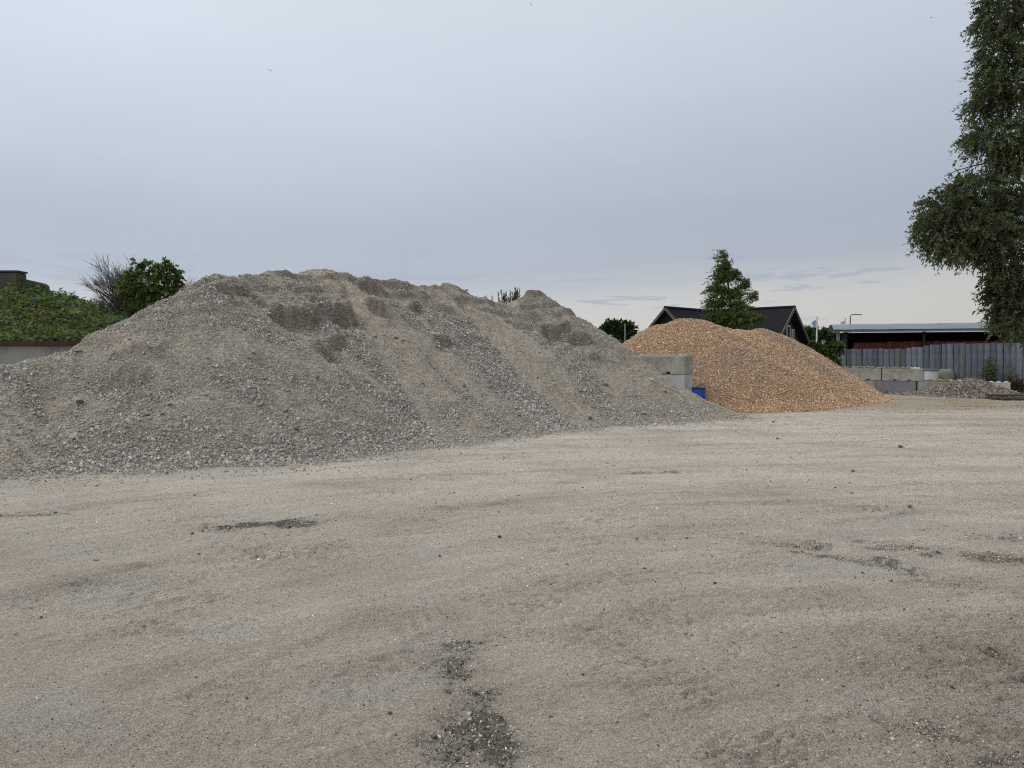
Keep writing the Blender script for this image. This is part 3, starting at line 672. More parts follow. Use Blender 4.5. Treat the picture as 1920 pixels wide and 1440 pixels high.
# spill of stones lying on and behind the wall
def spill(name, label, pts_, hgt, rad, n, colr, sizes):
    P = []; 
    for _ in range(n):
        i = R.randrange(len(pts_) - 1); t = R.random(); a_, b_ = pts_[i], pts_[i + 1]
        q = a_ + (b_ - a_) * t + nrm * R.uniform(-rad, rad); P.append((q.x, q.y, hgt + R.uniform(0, .06) * (1 - abs(R.uniform(-1, 1)))))
    size = np.clip(np.exp(rng.normal(math.log(sizes), .3, n)), .02, .12)
    cc = np.array(colr)[None] * np.exp(rng.normal(0, .25, n))[:, None]
    host = thing(name, label, 'stones', (pts_[0].x, pts_[0].y, hgt))
    o = scatter('stones', S_peb, np.array(P) + np.stack([size * 0, size * 0, size * .3], 1) - np.array([pts_[0].x, pts_[0].y, hgt]), rrot(n, .7), np.repeat(size[:, None], 3, 1), cc, host)
    return host
spill('stone_spill', 'thin layer of brown stones lying on top of the upper block row', [wr + wd * -4.9 + nrm * .3, wr + wd * -.55 + nrm * .3], 1.205, .26, 700, (.24, .20, .15), .045)
spill('stone_spill', 'grey cobbles lying along the top of the lower block row', [wr + wd * .1 + nrm * .3, wr + wd * 2.2 + nrm * .3], .605, .26, 330, (.25, .22, .18), .055)
mb = MB()
for k in range(3): mb.lathe([(.001, .06 + .03 * (k % 2)), (.06, .055), (.09, .02), (.10, 0)], 12, (.15 * k, .05 * (k % 2), 0))
ws = mb.build('crumpled_sacking', simple('white_sacking', (.42, .42, .40), .8, .15, 9), None, True); c_ = wr + wd * -.5 + nrm * .2; ws.location = (c_.x, c_.y, 1.205); ws.rotation_euler.z = wrz
tag(ws, 'small white lumps of sacking on the end of the upper block row', 'sacking')

# barrel
bp_ = at(1310, 740, 24.4); brl = thing('plastic_barrel', 'blue plastic barrel between the grey heap toe and the orange heap', 'barrel', (bp_.x, bp_.y, -.10))
M_blue = simple('blue_plastic', (.012, .045, .27), .45, .15, 5, spec=.4)
mb = MB(); mb.lathe([(.001, 0), (.20, 0), (.222, .03), (.226, .25), (.232, .27), (.226, .29), (.224, .55), (.230, .57), (.224, .59), (.218, .80), (.205, .845)], 32); mb.build('body', M_blue, brl, True)
mb = MB(); mb.lathe([(.205, .84), (.222, .845), (.222, .90), (.212, .905), (.205, .885), (.001, .885)], 32); mb.build('lid', simple('blue_lid', (.010, .035, .20), .45, .15, 5), brl, True)

# concrete ring and white tank behind the low wall
rg = at(1767, 700, 38.6); ring = thing('concrete_ring', 'weathered grey concrete well ring behind the low wall', 'concrete ring', (rg.x, rg.y, 0))
mb = MB(); mb.lathe([(.54, 0), (.54, .62), (.53, .85), (.49, 1.02), (.42, 1.13), (.36, 1.15), (.34, 1.10), (.34, .05)], 36); mb.build('ring_wall', simple('weathered_ring', (.20, .185, .15), .9, .3, 3, .3, 25), ring, True)
tk = at(1746, 700, 37.9); tank = thing('white_tub', 'white round tub with a dark rim beside the concrete ring', 'tub', (tk.x, tk.y, 0))
mb = MB(); mb.lathe([(.001, 0), (.31, 0), (.32, 1.08)], 28); mb.build('body', simple('white_plastic', (.50, .52, .53), .5, .1, 3), tank, True)
mb = MB(); mb.lathe([(.34, 1.08), (.365, 1.09), (.365, 1.15), (.33, 1.17), (.001, 1.18)], 28); mb.build('rim', simple('dark_rim', (.12, .125, .12), .7, .2, 3), tank, True)

# ------------------------------------------------------------------ sheet metal fence
M_sheet = simple('weathered_sheet', (.128, .146, .18), .55, .34, 3.2, .6, 5, metal=.25, spec=.4, c2=(.08, .088, .105), rnd=.34)
M_sheet2 = simple('grey_sheet', (.135, .14, .145), .6, .25, 2.2, .25, 7, metal=.2, c2=(.10, .09, .075), rnd=.15)
fa = at(1520, 668, 42.7); fb = at(1913, 668, 37.0); fd = Vector((fb.x - fa.x, fb.y - fa.y, 0)); fl = fd.length; fd.normalize(); fn_ = Vector((fd.y, -fd.x, 0))
fence = thing('sheet_fence', 'blue-grey fence of upright battered metal sheets behind the low wall', 'fence', (fa.x, fa.y, 0), math.atan2(fd.y, fd.x))
SW = .268; nsh = int((fl + 3.0) / SW)
def sheet(i, wdt, hgt, lean, r):
    """one bent steel sheet with folded edges"""
    nx, nz = 4, 5; v = []; f = []
    for j in range(nz + 1):
        for q in range(nx + 1):
            u = q / nx; xx = (u - .5) * wdt; dent = .012 * r.uniform(-1, 1) if 0 < q < nx else 0
            v.append((xx + lean * j / nz, -.010 + dent if 0 < q < nx else .022, j / nz * hgt))
    m = (nx + 1) * (nz + 1); v += [(a_, b_ + .004, c__) for a_, b_, c__ in v]
    for j in range(nz):
        for q in range(nx):
            a_ = j * (nx + 1) + q; f += [(a_, a_ + 1, a_ + nx + 2, a_ + nx + 1), (m + a_ + nx + 1, m + a_ + nx + 2, m + a_ + 1, m + a_)]
    for j in range(nz): a_ = j * (nx + 1); f += [(a_, a_ + nx + 1, m + a_ + nx + 1, m + a_), (a_ + nx, m + a_ + nx, m + a_ + nx * 2 + 1, a_ + nx * 2 + 1)]
    for q in range(nx): b_ = nz * (nx + 1) + q; f += [(q, m + q, m + q + 1, q + 1), (b_, b_ + 1, m + b_ + 1, m + b_)]
    me = bpy.data.meshes.new('metal_sheet'); me.from_pydata(v, [], f); return me
rs = random.Random(17)
for i in range(nsh):
    xx = (i + .5) * SW; t = xx / fl
    ht = 2.20 + .26 * float(ss(.42, .72, np.array(t))) + rs.uniform(-.018, .018) - (.04 if rs.random() < .12 else 0)
    me = sheet(i, SW - (.022 if i % 3 == 0 else .010), ht, rs.uniform(-.02, .02), rs)
    o = link('metal_sheet', me, fence, M_sheet2 if i < 5 or i in (16, 27) else M_sheet, (xx, rs.uniform(-.012, .012), 0), (0, rs.uniform(-.004, .004), rs.uniform(-.035, .035)))
M_rail = simple('dark_timber', (.022, .020, .018), .9, .3, 5)
for hz in (.5, 1.15, 1.9):
    MB().box((nsh * SW / 2, .075, hz), (nsh * SW, .06, .09)).build('rail', M_rail, fence)
for i in range(1, nsh): MB().box((i * SW, .052, 1.08), (.06, .02, 2.12)).build('gap_shade_strip', M_rail, fence)  # dark strips added behind the joints so the gaps look shaded
for i in range(0, nsh + 1, 7):
    MB().box((i * SW, .165, 1.05), (.11, .11, 2.1)).build('post', M_rail, fence)

# ------------------------------------------------------------------ open shed behind the fence
sa = at(1566, 668, 53); sb_ = at(1935, 668, 49.4); sdv = Vector((sb_.x - sa.x, sb_.y - sa.y, 0)); sdv.normalize()
SL = 16.5; shed = thing('open_shed', 'long open shed with curved pale metal roof and red boarded front', 'shed', (sa.x, sa.y, 0), math.atan2(sdv.y, sdv.x))
M_roof = simple('pale_metal_roof', (.19, .215, .25), .55, .16, 1.2, .15, 5, metal=.25, spec=.35, stretch=(.35, 2, 1))
M_black = simple('dark_boarding', (.012, .011, .010), .9, .3, 4); M_red = simple('red_paint', (.060, .014, .012), .8, .3, 4, stretch=(3, 3, .5), rnd=.25)
M_white = simple('off_white_paint', (.42, .42, .38), .7, .15, 3)
prof = [(-.55, 3.64), (-.4, 3.72), (-.1, 3.83), (.4, 3.96), (1.0, 4.05), (1.7, 4.08), (2.4, 4.04), (3.0, 3.92), (3.4, 3.76), (3.6, 3.64)]
npan = 12
for i in range(npan):
    x0, x1 = -.2 + i * SL / npan, -.2 + (i + 1) * SL / npan + .03; dzp = (i % 2) * .006
    v = []; f = []; m = len(prof)
    for xx in (x0, x1):
        for (yy_, z_) in prof:
            rr = .10 * max(0, 1 - i) if xx == x0 and i == 0 else 0
            v.append((xx, yy_, z_ + dzp + .012 * rs.uniform(-1, 1)))
    v += [(a_, b_, c__ - .02) for a_, b_, c__ in v]
    for j in range(m - 1): f += [(j, j + 1, m + j + 1, m + j), (2*m + j, 3*m + j, 3*m + j + 1, 2*m + j + 1)]
    f += [(j, 2*m + j, 2*m + j + 1, j + 1) for j in range(m - 1)] + [(m + j, m + j + 1, 3*m + j + 1, 3*m + j) for j in range(m - 1)]
    f += [(0, m, 3*m, 2*m), (m - 1, 3*m - 1, 4*m - 1, 2*m - 1)]
    MB().add(v, f).build('roof_sheet', M_roof, shed)
MB().box((SL / 2, -.28, 3.52), (SL - .7, .05, .14)).build('fascia_board', M_white, shed)
MB().box((SL / 2, -.30, 3.635), (SL - .3, .08, .07)).build('gutter', M_black, shed)
MB().box((SL / 2, 3.3, 1.7), (SL - .4, .1, 3.4)).build('back_wall', M_black, shed)
for xx in (.75, SL - .35): MB().box((xx, 1.65, 1.75), (.08, 3.2, 3.5)).build('side_wall', M_black, shed)
for xx in (.16, 5.5, 10.8, 15.6): MB().box((xx, -.12, 1.74), (.22 if xx < 1 else .16, .2, 3.5)).build('post', simple('grey_post', (.14, .145, .14), .8, .2, 4) if xx < 1 else M_black, shed)
MB().box((SL / 2, 1.6, 3.40), (SL - .5, 3.2, .06)).build('ceiling', M_black, shed)
nb = 42; bw = (SL - 1.2 - .6) / nb
for i in range(nb):
    hb_ = 2.80 if i > 5 else 2.74
    MB().box((1.15 + (i + .5) * bw, .02 + (i % 2) * .03, hb_ / 2 + rs.uniform(-.02, .02)), (bw - .025, .025, hb_)).build('board', M_red, shed)

# ------------------------------------------------------------------ dark house with two wings
M_tile = simple('black_roof', (.016, .0155, .019), .75, .2, 3, rnd=.12, spec=.12); M_wallb = simple('dark_brown_boards', (.030, .022, .018), .85, .3, 3, stretch=(4, 4, .6))
M_barge = simple('grey_barge', (.085, .082, .078), .8, .2, 3); M_frame = simple('white_frame', (.55, .56, .56), .6, .1, 3)
Mg, tg, pg_ = mat_new('window_glass'); pg_.inputs['Base Color'].default_value = (.02, .025, .03, 1); pg_.inputs['Roughness'].default_value = .08
house = thing('dark_house', 'black roofed timber house with two steep gables behind the orange heap', 'house', (14.3, 54.3, 0))
def wing(ap, ridge_dir, glen, sl=1.0, hw=3.6, eave=1.35, wins=()):
    """ap: world point of the front apex; ridge runs away from it"""
    rd = Vector((*ridge_dir, 0)).normalized(); tv = Vector((-rd.y, rd.x, 0))     # across the gable
    o = Vector((ap.x, ap.y, 0)) - Vector(house.location)
    def p(u, v_, z_): q = o + rd * u + tv * v_; return (q.x, q.y, z_)
    zt = ap.z; we = hw; ze = zt - sl * we
    ins = .55
    fz = lambda v_: zt - .12 - sl * abs(v_)
    MB().add([p(ins, -we + .3, 0), p(ins, we - .3, 0), p(ins, we - .3, fz(we - .3)), p(ins, 0, zt - .12), p(ins, -we + .3, fz(we - .3)),
              p(ins + .15, -we + .3, 0), p(ins + .15, we - .3, 0), p(ins + .15, we - .3, fz(we - .3)), p(ins + .15, 0, zt - .12), p(ins + .15, -we + .3, fz(we - .3))],
             [(0, 1, 2, 3, 4), (9, 8, 7, 6, 5), (0, 5, 6, 1), (1, 6, 7, 2), (2, 7, 8, 3), (3, 8, 9, 4), (4, 9, 5, 0)]).build('wall', M_wallb, house)
    for s in (-1, 1):
        mb = MB(); nr = int(glen / .22)
        mb.add([p(0, 0, zt), p(glen, 0, zt), p(glen, s * we, ze), p(0, s * we, ze), p(0, 0, zt - .1), p(glen, 0, zt - .1), p(glen, s * we, ze - .1), p(0, s * we, ze - .1)],
               [(0, 1, 2, 3), (7, 6, 5, 4), (0, 4, 5, 1), (1, 5, 6, 2), (2, 6, 7, 3), (3, 7, 4, 0)])
        rf = mb.build('roof', M_tile, house)
        mb = MB()
        for i in range(nr):       # raised ribs of the roof sheets
            u0 = .12 + i * .22
            mb.add([p(u0, s * .05, zt - .05 * sl + .004), p(u0 + .06, s * .05, zt - .05 * sl + .004), p(u0 + .06, s * we, ze + .004), p(u0, s * we, ze + .004),
                    p(u0 + .015, s * .05, zt - .05 * sl + .045), p(u0 + .045, s * .05, zt - .05 * sl + .045), p(u0 + .045, s * we, ze + .045), p(u0 + .015, s * we, ze + .045)],
                   [(4, 5, 6, 7), (0, 4, 7, 3), (1, 2, 6, 5), (0, 1, 5, 4), (2, 3, 7, 6)])
        tag(mb.build('roof_ribs', M_tile, rf), kind='stuff')
        mb = MB(); mb.add([p(-.05, 0, zt + .06), p(.03, 0, zt + .06), p(.03, s * we, ze + .06), p(-.05, s * we, ze + .06), p(-.05, 0, zt - .16), p(.03, 0, zt - .16), p(.03, s * we, ze - .16), p(-.05, s * we, ze - .16)],
                          [(0, 1, 2, 3), (7, 6, 5, 4), (0, 4, 5, 1), (1, 5, 6, 2), (2, 6, 7, 3), (3, 7, 4, 0)]); mb.build('bargeboard', M_barge, house)
        MB().add([p(ins + .15, s * (we - .4), 0), p(glen, s * (we - .4), 0), p(glen, s * (we - .4), ze + .2), p(ins + .15, s * (we - .4), ze + .2), p(ins + .15, s * (we - .55), 0), p(glen, s * (we - .55), 0), p(glen, s * (we - .55), ze + .2), p(ins + .15, s * (we - .55), ze + .2)],
                 [(0, 1, 2, 3), (7, 6, 5, 4), (0, 4, 5, 1), (1, 5, 6, 2), (2, 6, 7, 3), (3, 7, 4, 0)]).build('wall', M_wallb, house)
    mb = MB(); mb.tube([p(-.05, 0, zt + .03), p(glen, 0, zt + .03)], .09, 8); mb.build('ridge_cap', M_tile, house, True)
    for (v0, v1, z0, z1) in wins:
        def bx(a0, a1, b0, b1, d0, d1):
            return MB().add([p(d0, a0, b0), p(d0, a1, b0), p(d0, a1, b1), p(d0, a0, b1), p(d1, a0, b0), p(d1, a1, b0), p(d1, a1, b1), p(d1, a0, b1)], [(0, 1, 2, 3), (7, 6, 5, 4), (0, 4, 5, 1), (1, 5, 6, 2), (2, 6, 7, 3), (3, 7, 4, 0)])
        wn = bx(v0, v1, z0, z1, ins - .02, ins - .006); wo = wn.build('window', Mg, house)
        t_ = .07
        for (a0, a1, b0, b1) in ((v0 - t_, v0, z0 - t_, z1 + t_), (v1, v1 + t_, z0 - t_, z1 + t_), (v0, v1, z1, z1 + t_), (v0, v1, z0 - t_, z0)): bx(a0, a1, b0, b1, ins - .05, ins - .004).build('frame', M_frame, wo)
wing(at(1247, 577, 50), (.72, .70), 7.0)
wing(at(1490, 576, 50), (-.70, .72), 7.0, wins=((-.44, -.06, 2.6, 3.78), (-.99, -.80, 2.5, 3.55)))
ch = at(1405, 580, 54); MB().box((ch.x - 14.3, ch.y - 54.3, 5.0), (.45, .45, .5)).build('chimney', M_barge, house)
MB().box((ch.x - 14.3, ch.y - 54.3, 5.30), (.6, .6, .05)).build('chimney_cap', M_barge, house)

# ------------------------------------------------------------------ foliage
def leaves_mesh(name, B, Dv, Nn, Ln, Wd, colr, parent, mat=M_leaf):
    """one pointed leaf per row: base, direction, width direction"""
    n = len(B); mid = B + Dv * (Ln * .45)[:, None]; tip = B + Dv * Ln[:, None]; side = Nn * (Wd * .5)[:, None]
    fold = np.cross(Dv, Nn) * (Wd * .18)[:, None]
    V = np.stack([B, mid + side + fold, tip, mid - side + fold], 1).reshape(-1, 3); F = np.arange(4 * n).reshape(n, 4)
    return np_mesh(name, V, F, mat, parent, attrs={'tint': np.repeat(colr, 4, 0)})
def unit(a): return a / (np.linalg.norm(a, axis=1, keepdims=True) + 1e-9)
def sprays(blobs, ntw, nlf, tl, bias, ll, lw, cols, spread=.55, shell=.35, jit=.22):
    """leafy twigs filling ellipsoids (centre, radii): twig starts, leaf rows"""
    vol = np.array([b[1][0] * b[1][2] for b in blobs]); vol = vol / vol.sum(); idx = rng.choice(len(blobs), ntw, p=vol)
    ctr = np.array([b[0] for b in blobs])[idx]; rad = np.array([b[1] for b in blobs])[idx]
    rad = np.maximum(rad - tl * .5, rad * .5)
    d = unit(rng.normal(size=(ntw, 3))); rr = (shell + (1 - shell) * rng.random(ntw)) ** .7
    P0 = ctr + d * rad * rr[:, None] * .9
    dirs = unit(d * spread + rng.normal(size=(ntw, 3)) * .35 + np.array(bias)[None])
    clump = np.exp(.45 * pn(P0[:, 0] * .9 / tl * .5, P0[:, 2] * .9 / tl * .5, 77)) * np.exp(rng.normal(0, jit, ntw))
    pal = np.array(cols)[rng.integers(0, len(cols), ntw)]
    T = np.repeat(rng.random((ntw, nlf)), 1, 1); tw = np.repeat(np.arange(ntw), nlf); T = T.ravel(); Lg = tl * rng.uniform(.5, 1.2, ntw)
    droop = np.array([0, 0, -1.0])
    B = P0[tw] + dirs[tw] * (T * Lg[tw])[:, None] + droop * (T ** 2 * Lg[tw] * .35)[:, None]
    Dv = unit(dirs[tw] * .8 + rng.normal(size=(len(tw), 3)) * .55 + droop * .25); Nn = unit(np.cross(Dv, rng.normal(size=(len(tw), 3))))
    Ln = ll * rng.uniform(.6, 1.3, len(tw)); Wd = lw * rng.uniform(.7, 1.3, len(tw))
    colr = 1.42 * pal[tw] * clump[tw][:, None] * np.exp(rng.normal(0, .12, len(tw)))[:, None]
    ends = P0 + dirs * Lg[:, None] + droop * (Lg * .35)[:, None]
    return (B, Dv, Nn, Ln, Wd, colr), (P0, ends)
def blobs_px(lst, D, depth=1.0, dj=.0):
    o = []
    for b in lst:
        px, py, rx, ry = b[:4]; c = at(px, py, D + (b[4] if len(b) > 4 else 0)); s = D / FPX; o.append((np.array(c), np.array([rx * s, (rx + ry) * .5 * s * depth, ry * s])))
    return o
def limb(mb, a, b, r0, r1, sag=.12, n=5):
    a, b = Vector(a), Vector(b); d = b - a; k = d.length; off = Vector((R.uniform(-1, 1), R.uniform(-1, 1), R.uniform(0, 1))) * sag * k
    pts = [a + d * t + off * math.sin(math.pi * t) for t in [i / n for i in range(n + 1)]]
    mb.tube(pts, [r0 + (r1 - r0) * i / n for i in range(n + 1)], 6); return pts
GREEN = [(.040, .062, .018), (.052, .075, .022), (.034, .052, .020), (.064, .082, .024)]
def tree(name, label, cat, blobs, base, top, r0, ntw, nlf, tl, bias, ll, lw, cols=GREEN, group=None, twigs=300, nbr=3, **kw):
    o = thing(name, label, cat, base, 0, group); off = np.array(base)
    bl = [(c - off, r) for c, r in blobs]; lf, (P0, P1) = sprays(bl, ntw, nlf, tl, bias, ll, lw, cols, **kw)
    leaves_mesh('crown', *lf, o)
    mb = MB(); tp = Vector(top) - Vector(base); spine = limb(mb, (0, 0, -.2), tp, r0, r0 * .35, .04, 6); mb.build('trunk', M_bark, o, True)
    mb = MB()
    for c, r in bl:
        cz = Vector(c); j = min(range(len(spine)), key=lambda i: (spine[i] - cz).length + .4 * max(0, spine[i].z - cz.z) + .9 * max(0, cz.z - spine[i].z)); rb = max(.02, r0 * .19)
        pts = limb(mb, spine[j], cz, rb, rb * .4, .10, 5)
        for _ in range(nbr):
            e = cz + Vector((R.uniform(-1, 1) * r[0], R.uniform(-1, 1) * r[1], R.uniform(-1, 1) * r[2])) * .8; limb(mb, pts[R.randrange(2, 6)], e, rb * .4, rb * .12, .12, 4)
    for i in rng.choice(len(P0), min(twigs, len(P0)), replace=False): mb.tube([P0[i], (P0[i] + P1[i]) / 2 + rng.normal(0, .02, 3), P1[i]], [.010, .007, .003], 3, False)
    mb.build('branches', M_bark, o, True)
    return o
# big willow at the edge of the yard
WD = 20.0
wb = blobs_px([(1882, 25, 62, 52), (1872, 95, 52, 44), (1900, 150, 84, 50), (1860, 190, 52, 34), (1872, 255, 80, 42), (1905, 300, 60, 34), (1834, 352, 68, 38), (1782, 392, 68, 46), (1752, 435, 46, 44), (1830, 425, 85, 50), (1800, 465, 60, 26),
               (1912, 400, 55, 60), (1885, 520, 46, 44), (1880, 555, 38, 36), (1900, 592, 46, 46), (1920, 545, 56, 60), (1935, 540, 50, 70), (1965, 230, 50, 60, 1), (1968, 90, 50, 60, .5), (1965, 360, 50, 50, .8), (1920, -60, 80, 50), (2050, 110, 90, 110, .6), (2080, 290, 90, 100, .6), (2050, -90, 90, 70), (2140, 190, 80, 110, .8), (2045, 470, 60, 70, .5), (2125, 430, 70, 80, .6), (1945, 600, 45, 42), (1870, 470, 60, 40)], WD, 1.1)
tb = at(2060, 0, 20.6)
tree('willow_tree', 'tall dark willow with drooping branches overhanging the shed', 'tree', wb, (tb.x, tb.y, 0), (tb.x - .9, tb.y, 10.5), .34, 11500, 20, .42, (-.05, 0, -.20), .105, .034,
     cols=[(.060, .072, .038), (.072, .084, .042), (.052, .062, .038), (.085, .094, .044)], twigs=900, nbr=4)
# birch bent by the wind
bb = blobs_px([(1364, 480, 12, 14), (1368, 500, 18, 18), (1362, 522, 24, 18), (1386, 518, 16, 18), (1356, 545, 28, 18), (1404, 534, 12, 18), (1386, 552, 26, 20), (1420, 556, 14, 14), (1352, 570, 34, 18), (1394, 576, 30, 18), (1370, 598, 56, 20), (1345, 602, 40, 12), (1428, 598, 30, 14), (1400, 600, 36, 20), (1378, 625, 66, 18)], 44, .8)
b0 = at(1372, 640, 44)
tree('birch_tree', 'leaning birch blown by the wind in front of the dark house', 'tree', bb, (b0.x, b0.y, 0), at(1358, 475, 44), .09, 1350, 24, .92, (-.85, 0, .22), .14, .046, cols=[(.058, .082, .024), (.075, .098, .03), (.048, .070, .022), (.09, .105, .034)], twigs=200, spread=.2)
# tree beyond the mound, and the bare one behind it
lb_ = blobs_px([(258, 496, 13, 9), (282, 497, 13, 9), (308, 500, 14, 10), (326, 512, 13, 11), (270, 512, 16, 11), (298, 520, 17, 12), (242, 520, 13, 10), (328, 534, 12, 12), (228, 538, 11, 9), (256, 538, 16, 12), (286, 546, 17, 12), (312, 550, 16, 12), (236, 560, 13, 10), (332, 556, 9, 8), (268, 566, 16, 10), (296, 572, 18, 11), (318, 570, 14, 9), (246, 584, 16, 10), (276, 592, 22, 12), (225, 600, 20, 12), (300, 594, 20, 12)], 33, .9)
l0 = at(268, 640, 33)
tree('leafy_tree', 'round leafy tree rising between the overgrown mound and the grey heap', 'tree', lb_, (l0.x, l0.y, 0), at(280, 510, 33), .10, 470, 16, .42, (0, 0, .1), .14, .085, cols=[(.072, .10, .024), (.09, .122, .03), (.06, .086, .024)], twigs=120, shell=.1)
bare = thing('bare_tree', 'grey leafless twiggy tree behind the round leafy tree', 'tree', (at(255, 640, 35).x, 35, 0)); mb = MB(); mbt = MB(); off = Vector(bare.location)
def twiggy(p, d, ln, r, lev):
    q = p + d * ln; md_ = (p + q) / 2 + Vector((R.uniform(-1, 1), R.uniform(-1, 1), R.uniform(-1, 1))) * ln * .07
    (mbt if lev >= 2 else mb).tube([p, md_, q], [r, r * .85, r * .65], 4 if lev < 2 else 3, False)
    if lev == 5: return
    for _ in range(4 if lev < 3 else 5):
        dd = (d + Vector((R.uniform(-1, 1), R.uniform(-1, 1), R.uniform(-.45, .8))) * .72).normalized(); twiggy(p + d * ln * R.uniform(.45, 1), dd, ln * R.uniform(.55, .8), max(.0085, r * .58), lev + 1)
for tx, ty in ((200, 555), (212, 515), (245, 488), (288, 488), (232, 498), (192, 575), (222, 540), (265, 474), (205, 590), (235, 476), (300, 480), (250, 472), (285, 476), (208, 500)):
    e = at(tx, ty, 35) - off; twiggy(Vector((R.uniform(-.2, .2), 0, 1.6)), (e - Vector((0, 0, 1.6))).normalized(), (e - Vector((0, 0, 1.6))).length * R.uniform(.36, .44), .05, 1)
mb.tube([(0, 0, -.1), (0, 0, 1.7)], [.10, .08], 6); mb.build('trunk', M_twig, bare, True); mbt.build('twigs', M_twig, bare)
# far bushes
fb_ = blobs_px([(1150, 612, 20, 14), (1172, 615, 18, 15), (1135, 625, 16, 18), (1160, 632, 34, 16), (1182, 632, 14, 14), (1155, 655, 40, 16)], 60, .9); c0_ = at(1155, 660, 60)
tree('round_bush', 'dark round bushy tree between the grey heap and the dark house', 'tree', fb_, (c0_.x, c0_.y, 0), at(1155, 610, 60), .15, 700, 18, .6, (0, 0, .15), .24, .14, cols=[(.026, .042, .016), (.034, .052, .018), (.022, .036, .016)], twigs=60)
for nm, lb, bl_, tp in (('far_tree', 'dark green tree behind the flagpoles beside the house', [(1518, 628, 18, 18), (1512, 645, 22, 16), (1528, 640, 16, 20)], (1518, 615)), ('far_tree', 'spiky dark tree between the flagpole and the shed', [(1546, 632, 14, 18), (1560, 638, 14, 18), (1552, 650, 24, 16), (1572, 648, 12, 16)], (1550, 615))):
    q = at(bl_[0][0], 660, 70)
    tree(nm, lb, 'tree', blobs_px(bl_, 70, .9), (q.x, q.y, 0), at(*tp, 70), .15, 480, 18, .7, (0, 0, .3), .26, .14, cols=[(.028, .044, .018), (.038, .056, .02), (.024, .04, .018)], twigs=40, group='trees far behind the flagpoles')

# ------------------------------------------------------------------ overgrown mound with wall and bunker
rx_ = np.array([-40, -21.5, -18.5, -17.3, -16.3, -15.2, -14.2, -12.5, -9]); rz_ = np.array([3.9, 3.9, 3.9, 3.82, 3.62, 3.25, 2.78, 2.4, 2.0])
def mound_z(x, y):
    t = ss(19.9, 28.5, y); b_ = 2.02; return b_ + (np.interp(x * 28 / np.maximum(y, 24), rx_, rz_) - b_) * t * (1 - .2 * ss(30, 44, y)) + .12 * fbm(x * .6, y * .6, 3, 701) + .05 * fbm(x * 2, y * 2, 3, 703)
gx, gy = np.meshgrid(np.arange(-38, -9, .2), np.arange(19.95, 46, .2)); fx, fy = gx.ravel(), gy.ravel(); fz = mound_z(fx, fy)
mound = np_mesh('mound', np.stack([fx, fy, fz], 1), grid_faces(gx.shape[0], gx.shape[1]), M_soil, smooth=True, attrs={'tint': mix(np.repeat(np.array([[.055, .05, .028]]), len(fx), 0), np.array([.14, .085, .05]), ss(.1, .5, fbm(fx * .8, fy * .8, 3, 705)))})
tag(mound, 'overgrown earth mound behind the rusty capped retaining wall', kind='structure')
nl = 42000; lx = rng.uniform(-25, -11, nl); ly = 20.0 + 11 * rng.random(nl) ** 1.2; bald = ss(.12, .42, fbm(lx * .55 + 3, ly * .8, 3, 711)) * ss(27, 23.5, ly)
k = rng.random(nl) > bald * .95; lx, ly = lx[k], ly[k]; nl = len(lx); hump = .45 + .75 * fbm(lx * 1.1, ly * 1.1, 3, 713)
lz = mound_z(lx, ly) + (.25 + .75 * rng.random(nl)) * (.10 + .75 * np.clip(hump, 0, 1) ** 1.5)
Dv = unit(np.stack([rng.normal(0, .8, nl), rng.normal(-.35, .7, nl), rng.normal(.05, .35, nl)], 1)); Nn = unit(np.cross(Dv, np.stack([rng.normal(0, .35, nl), rng.normal(-.3, .35, nl), np.ones(nl)], 1)))
cc = np.array([(.07, .104, .024), (.09, .13, .032), (.05, .078, .024), (.105, .135, .032)])[rng.integers(0, 4, nl)] * np.exp(.45 * fbm(lx * .7, ly * .7, 3, 715) + rng.normal(0, .28, nl))[:, None]
cc = np.where((rng.random(nl) < .05 + .4 * bald[:nl * 0 + len(bald)][k])[:, None], np.array([.15, .095, .045]), cc)
veg = leaves_mesh('bramble_cover', np.stack([lx, ly, lz], 1), Dv, Nn, .15 * rng.uniform(.45, 1.5, nl), .095 * rng.uniform(.5, 1.4, nl), cc, mound); tag(veg, kind='stuff')
mb = MB()
for _ in range(420):
    qx, qy = R.uniform(-21, -14.5), R.uniform(20.3, 24); q = Vector((qx, qy, float(mound_z(np.array([qx]), np.array([qy]))[0]))); d = Vector((R.uniform(-1, 1), R.uniform(-.6, .1), R.uniform(.1, .8))).normalized() * R.uniform(.3, .9)
    mb.tube([q, q + d * .5 + Vector((0, 0, .06)), q + d], [.011, .009, .005], 3, False)
tag(mb.build('dry_stems', simple('dry_stem', (.16, .09, .055), .9, .35, 6), mound), kind='stuff')
# tall weeds along the skyline of the mound
B = []; 
for _ in range(70):
    qx = R.uniform(-20.0, -14.0); qy = 28 + R.uniform(-.8, .8); h_ = R.uniform(.15, .42); z0_ = float(mound_z(np.array([qx]), np.array([qy]))[0])
    for j in range(24): B.append((qx + R.uniform(-.04, .04), qy, z0_ + h_ * j / 24 + .2))
B = np.array(B); n = len(B); Dv = unit(np.stack([rng.normal(0, .7, n), rng.normal(0, .7, n), rng.uniform(.2, 1, n)], 1)); Nn = unit(np.cross(Dv, rng.normal(size=(n, 3))))
tag(leaves_mesh('tall_weeds', B, Dv, Nn, np.full(n, .12), np.full(n, .05), np.array([(.045, .065, .028)]) * np.exp(rng.normal(0, .2, n))[:, None], mound), kind='stuff')
M_oldconc = simple('old_concrete_wall', (.27, .265, .25), .9, .3, 1.3, .4, 20, c2=(.16, .16, .152), stretch=(1, 1, .35)); M_rust = simple('rusty_steel', (.060, .025, .016), .85, .35, 4, .3, 20)
rw = thing('retaining_wall', 'stained concrete retaining wall with rusty steel cap below the mound', 'wall', (-16, 19.7, 0))
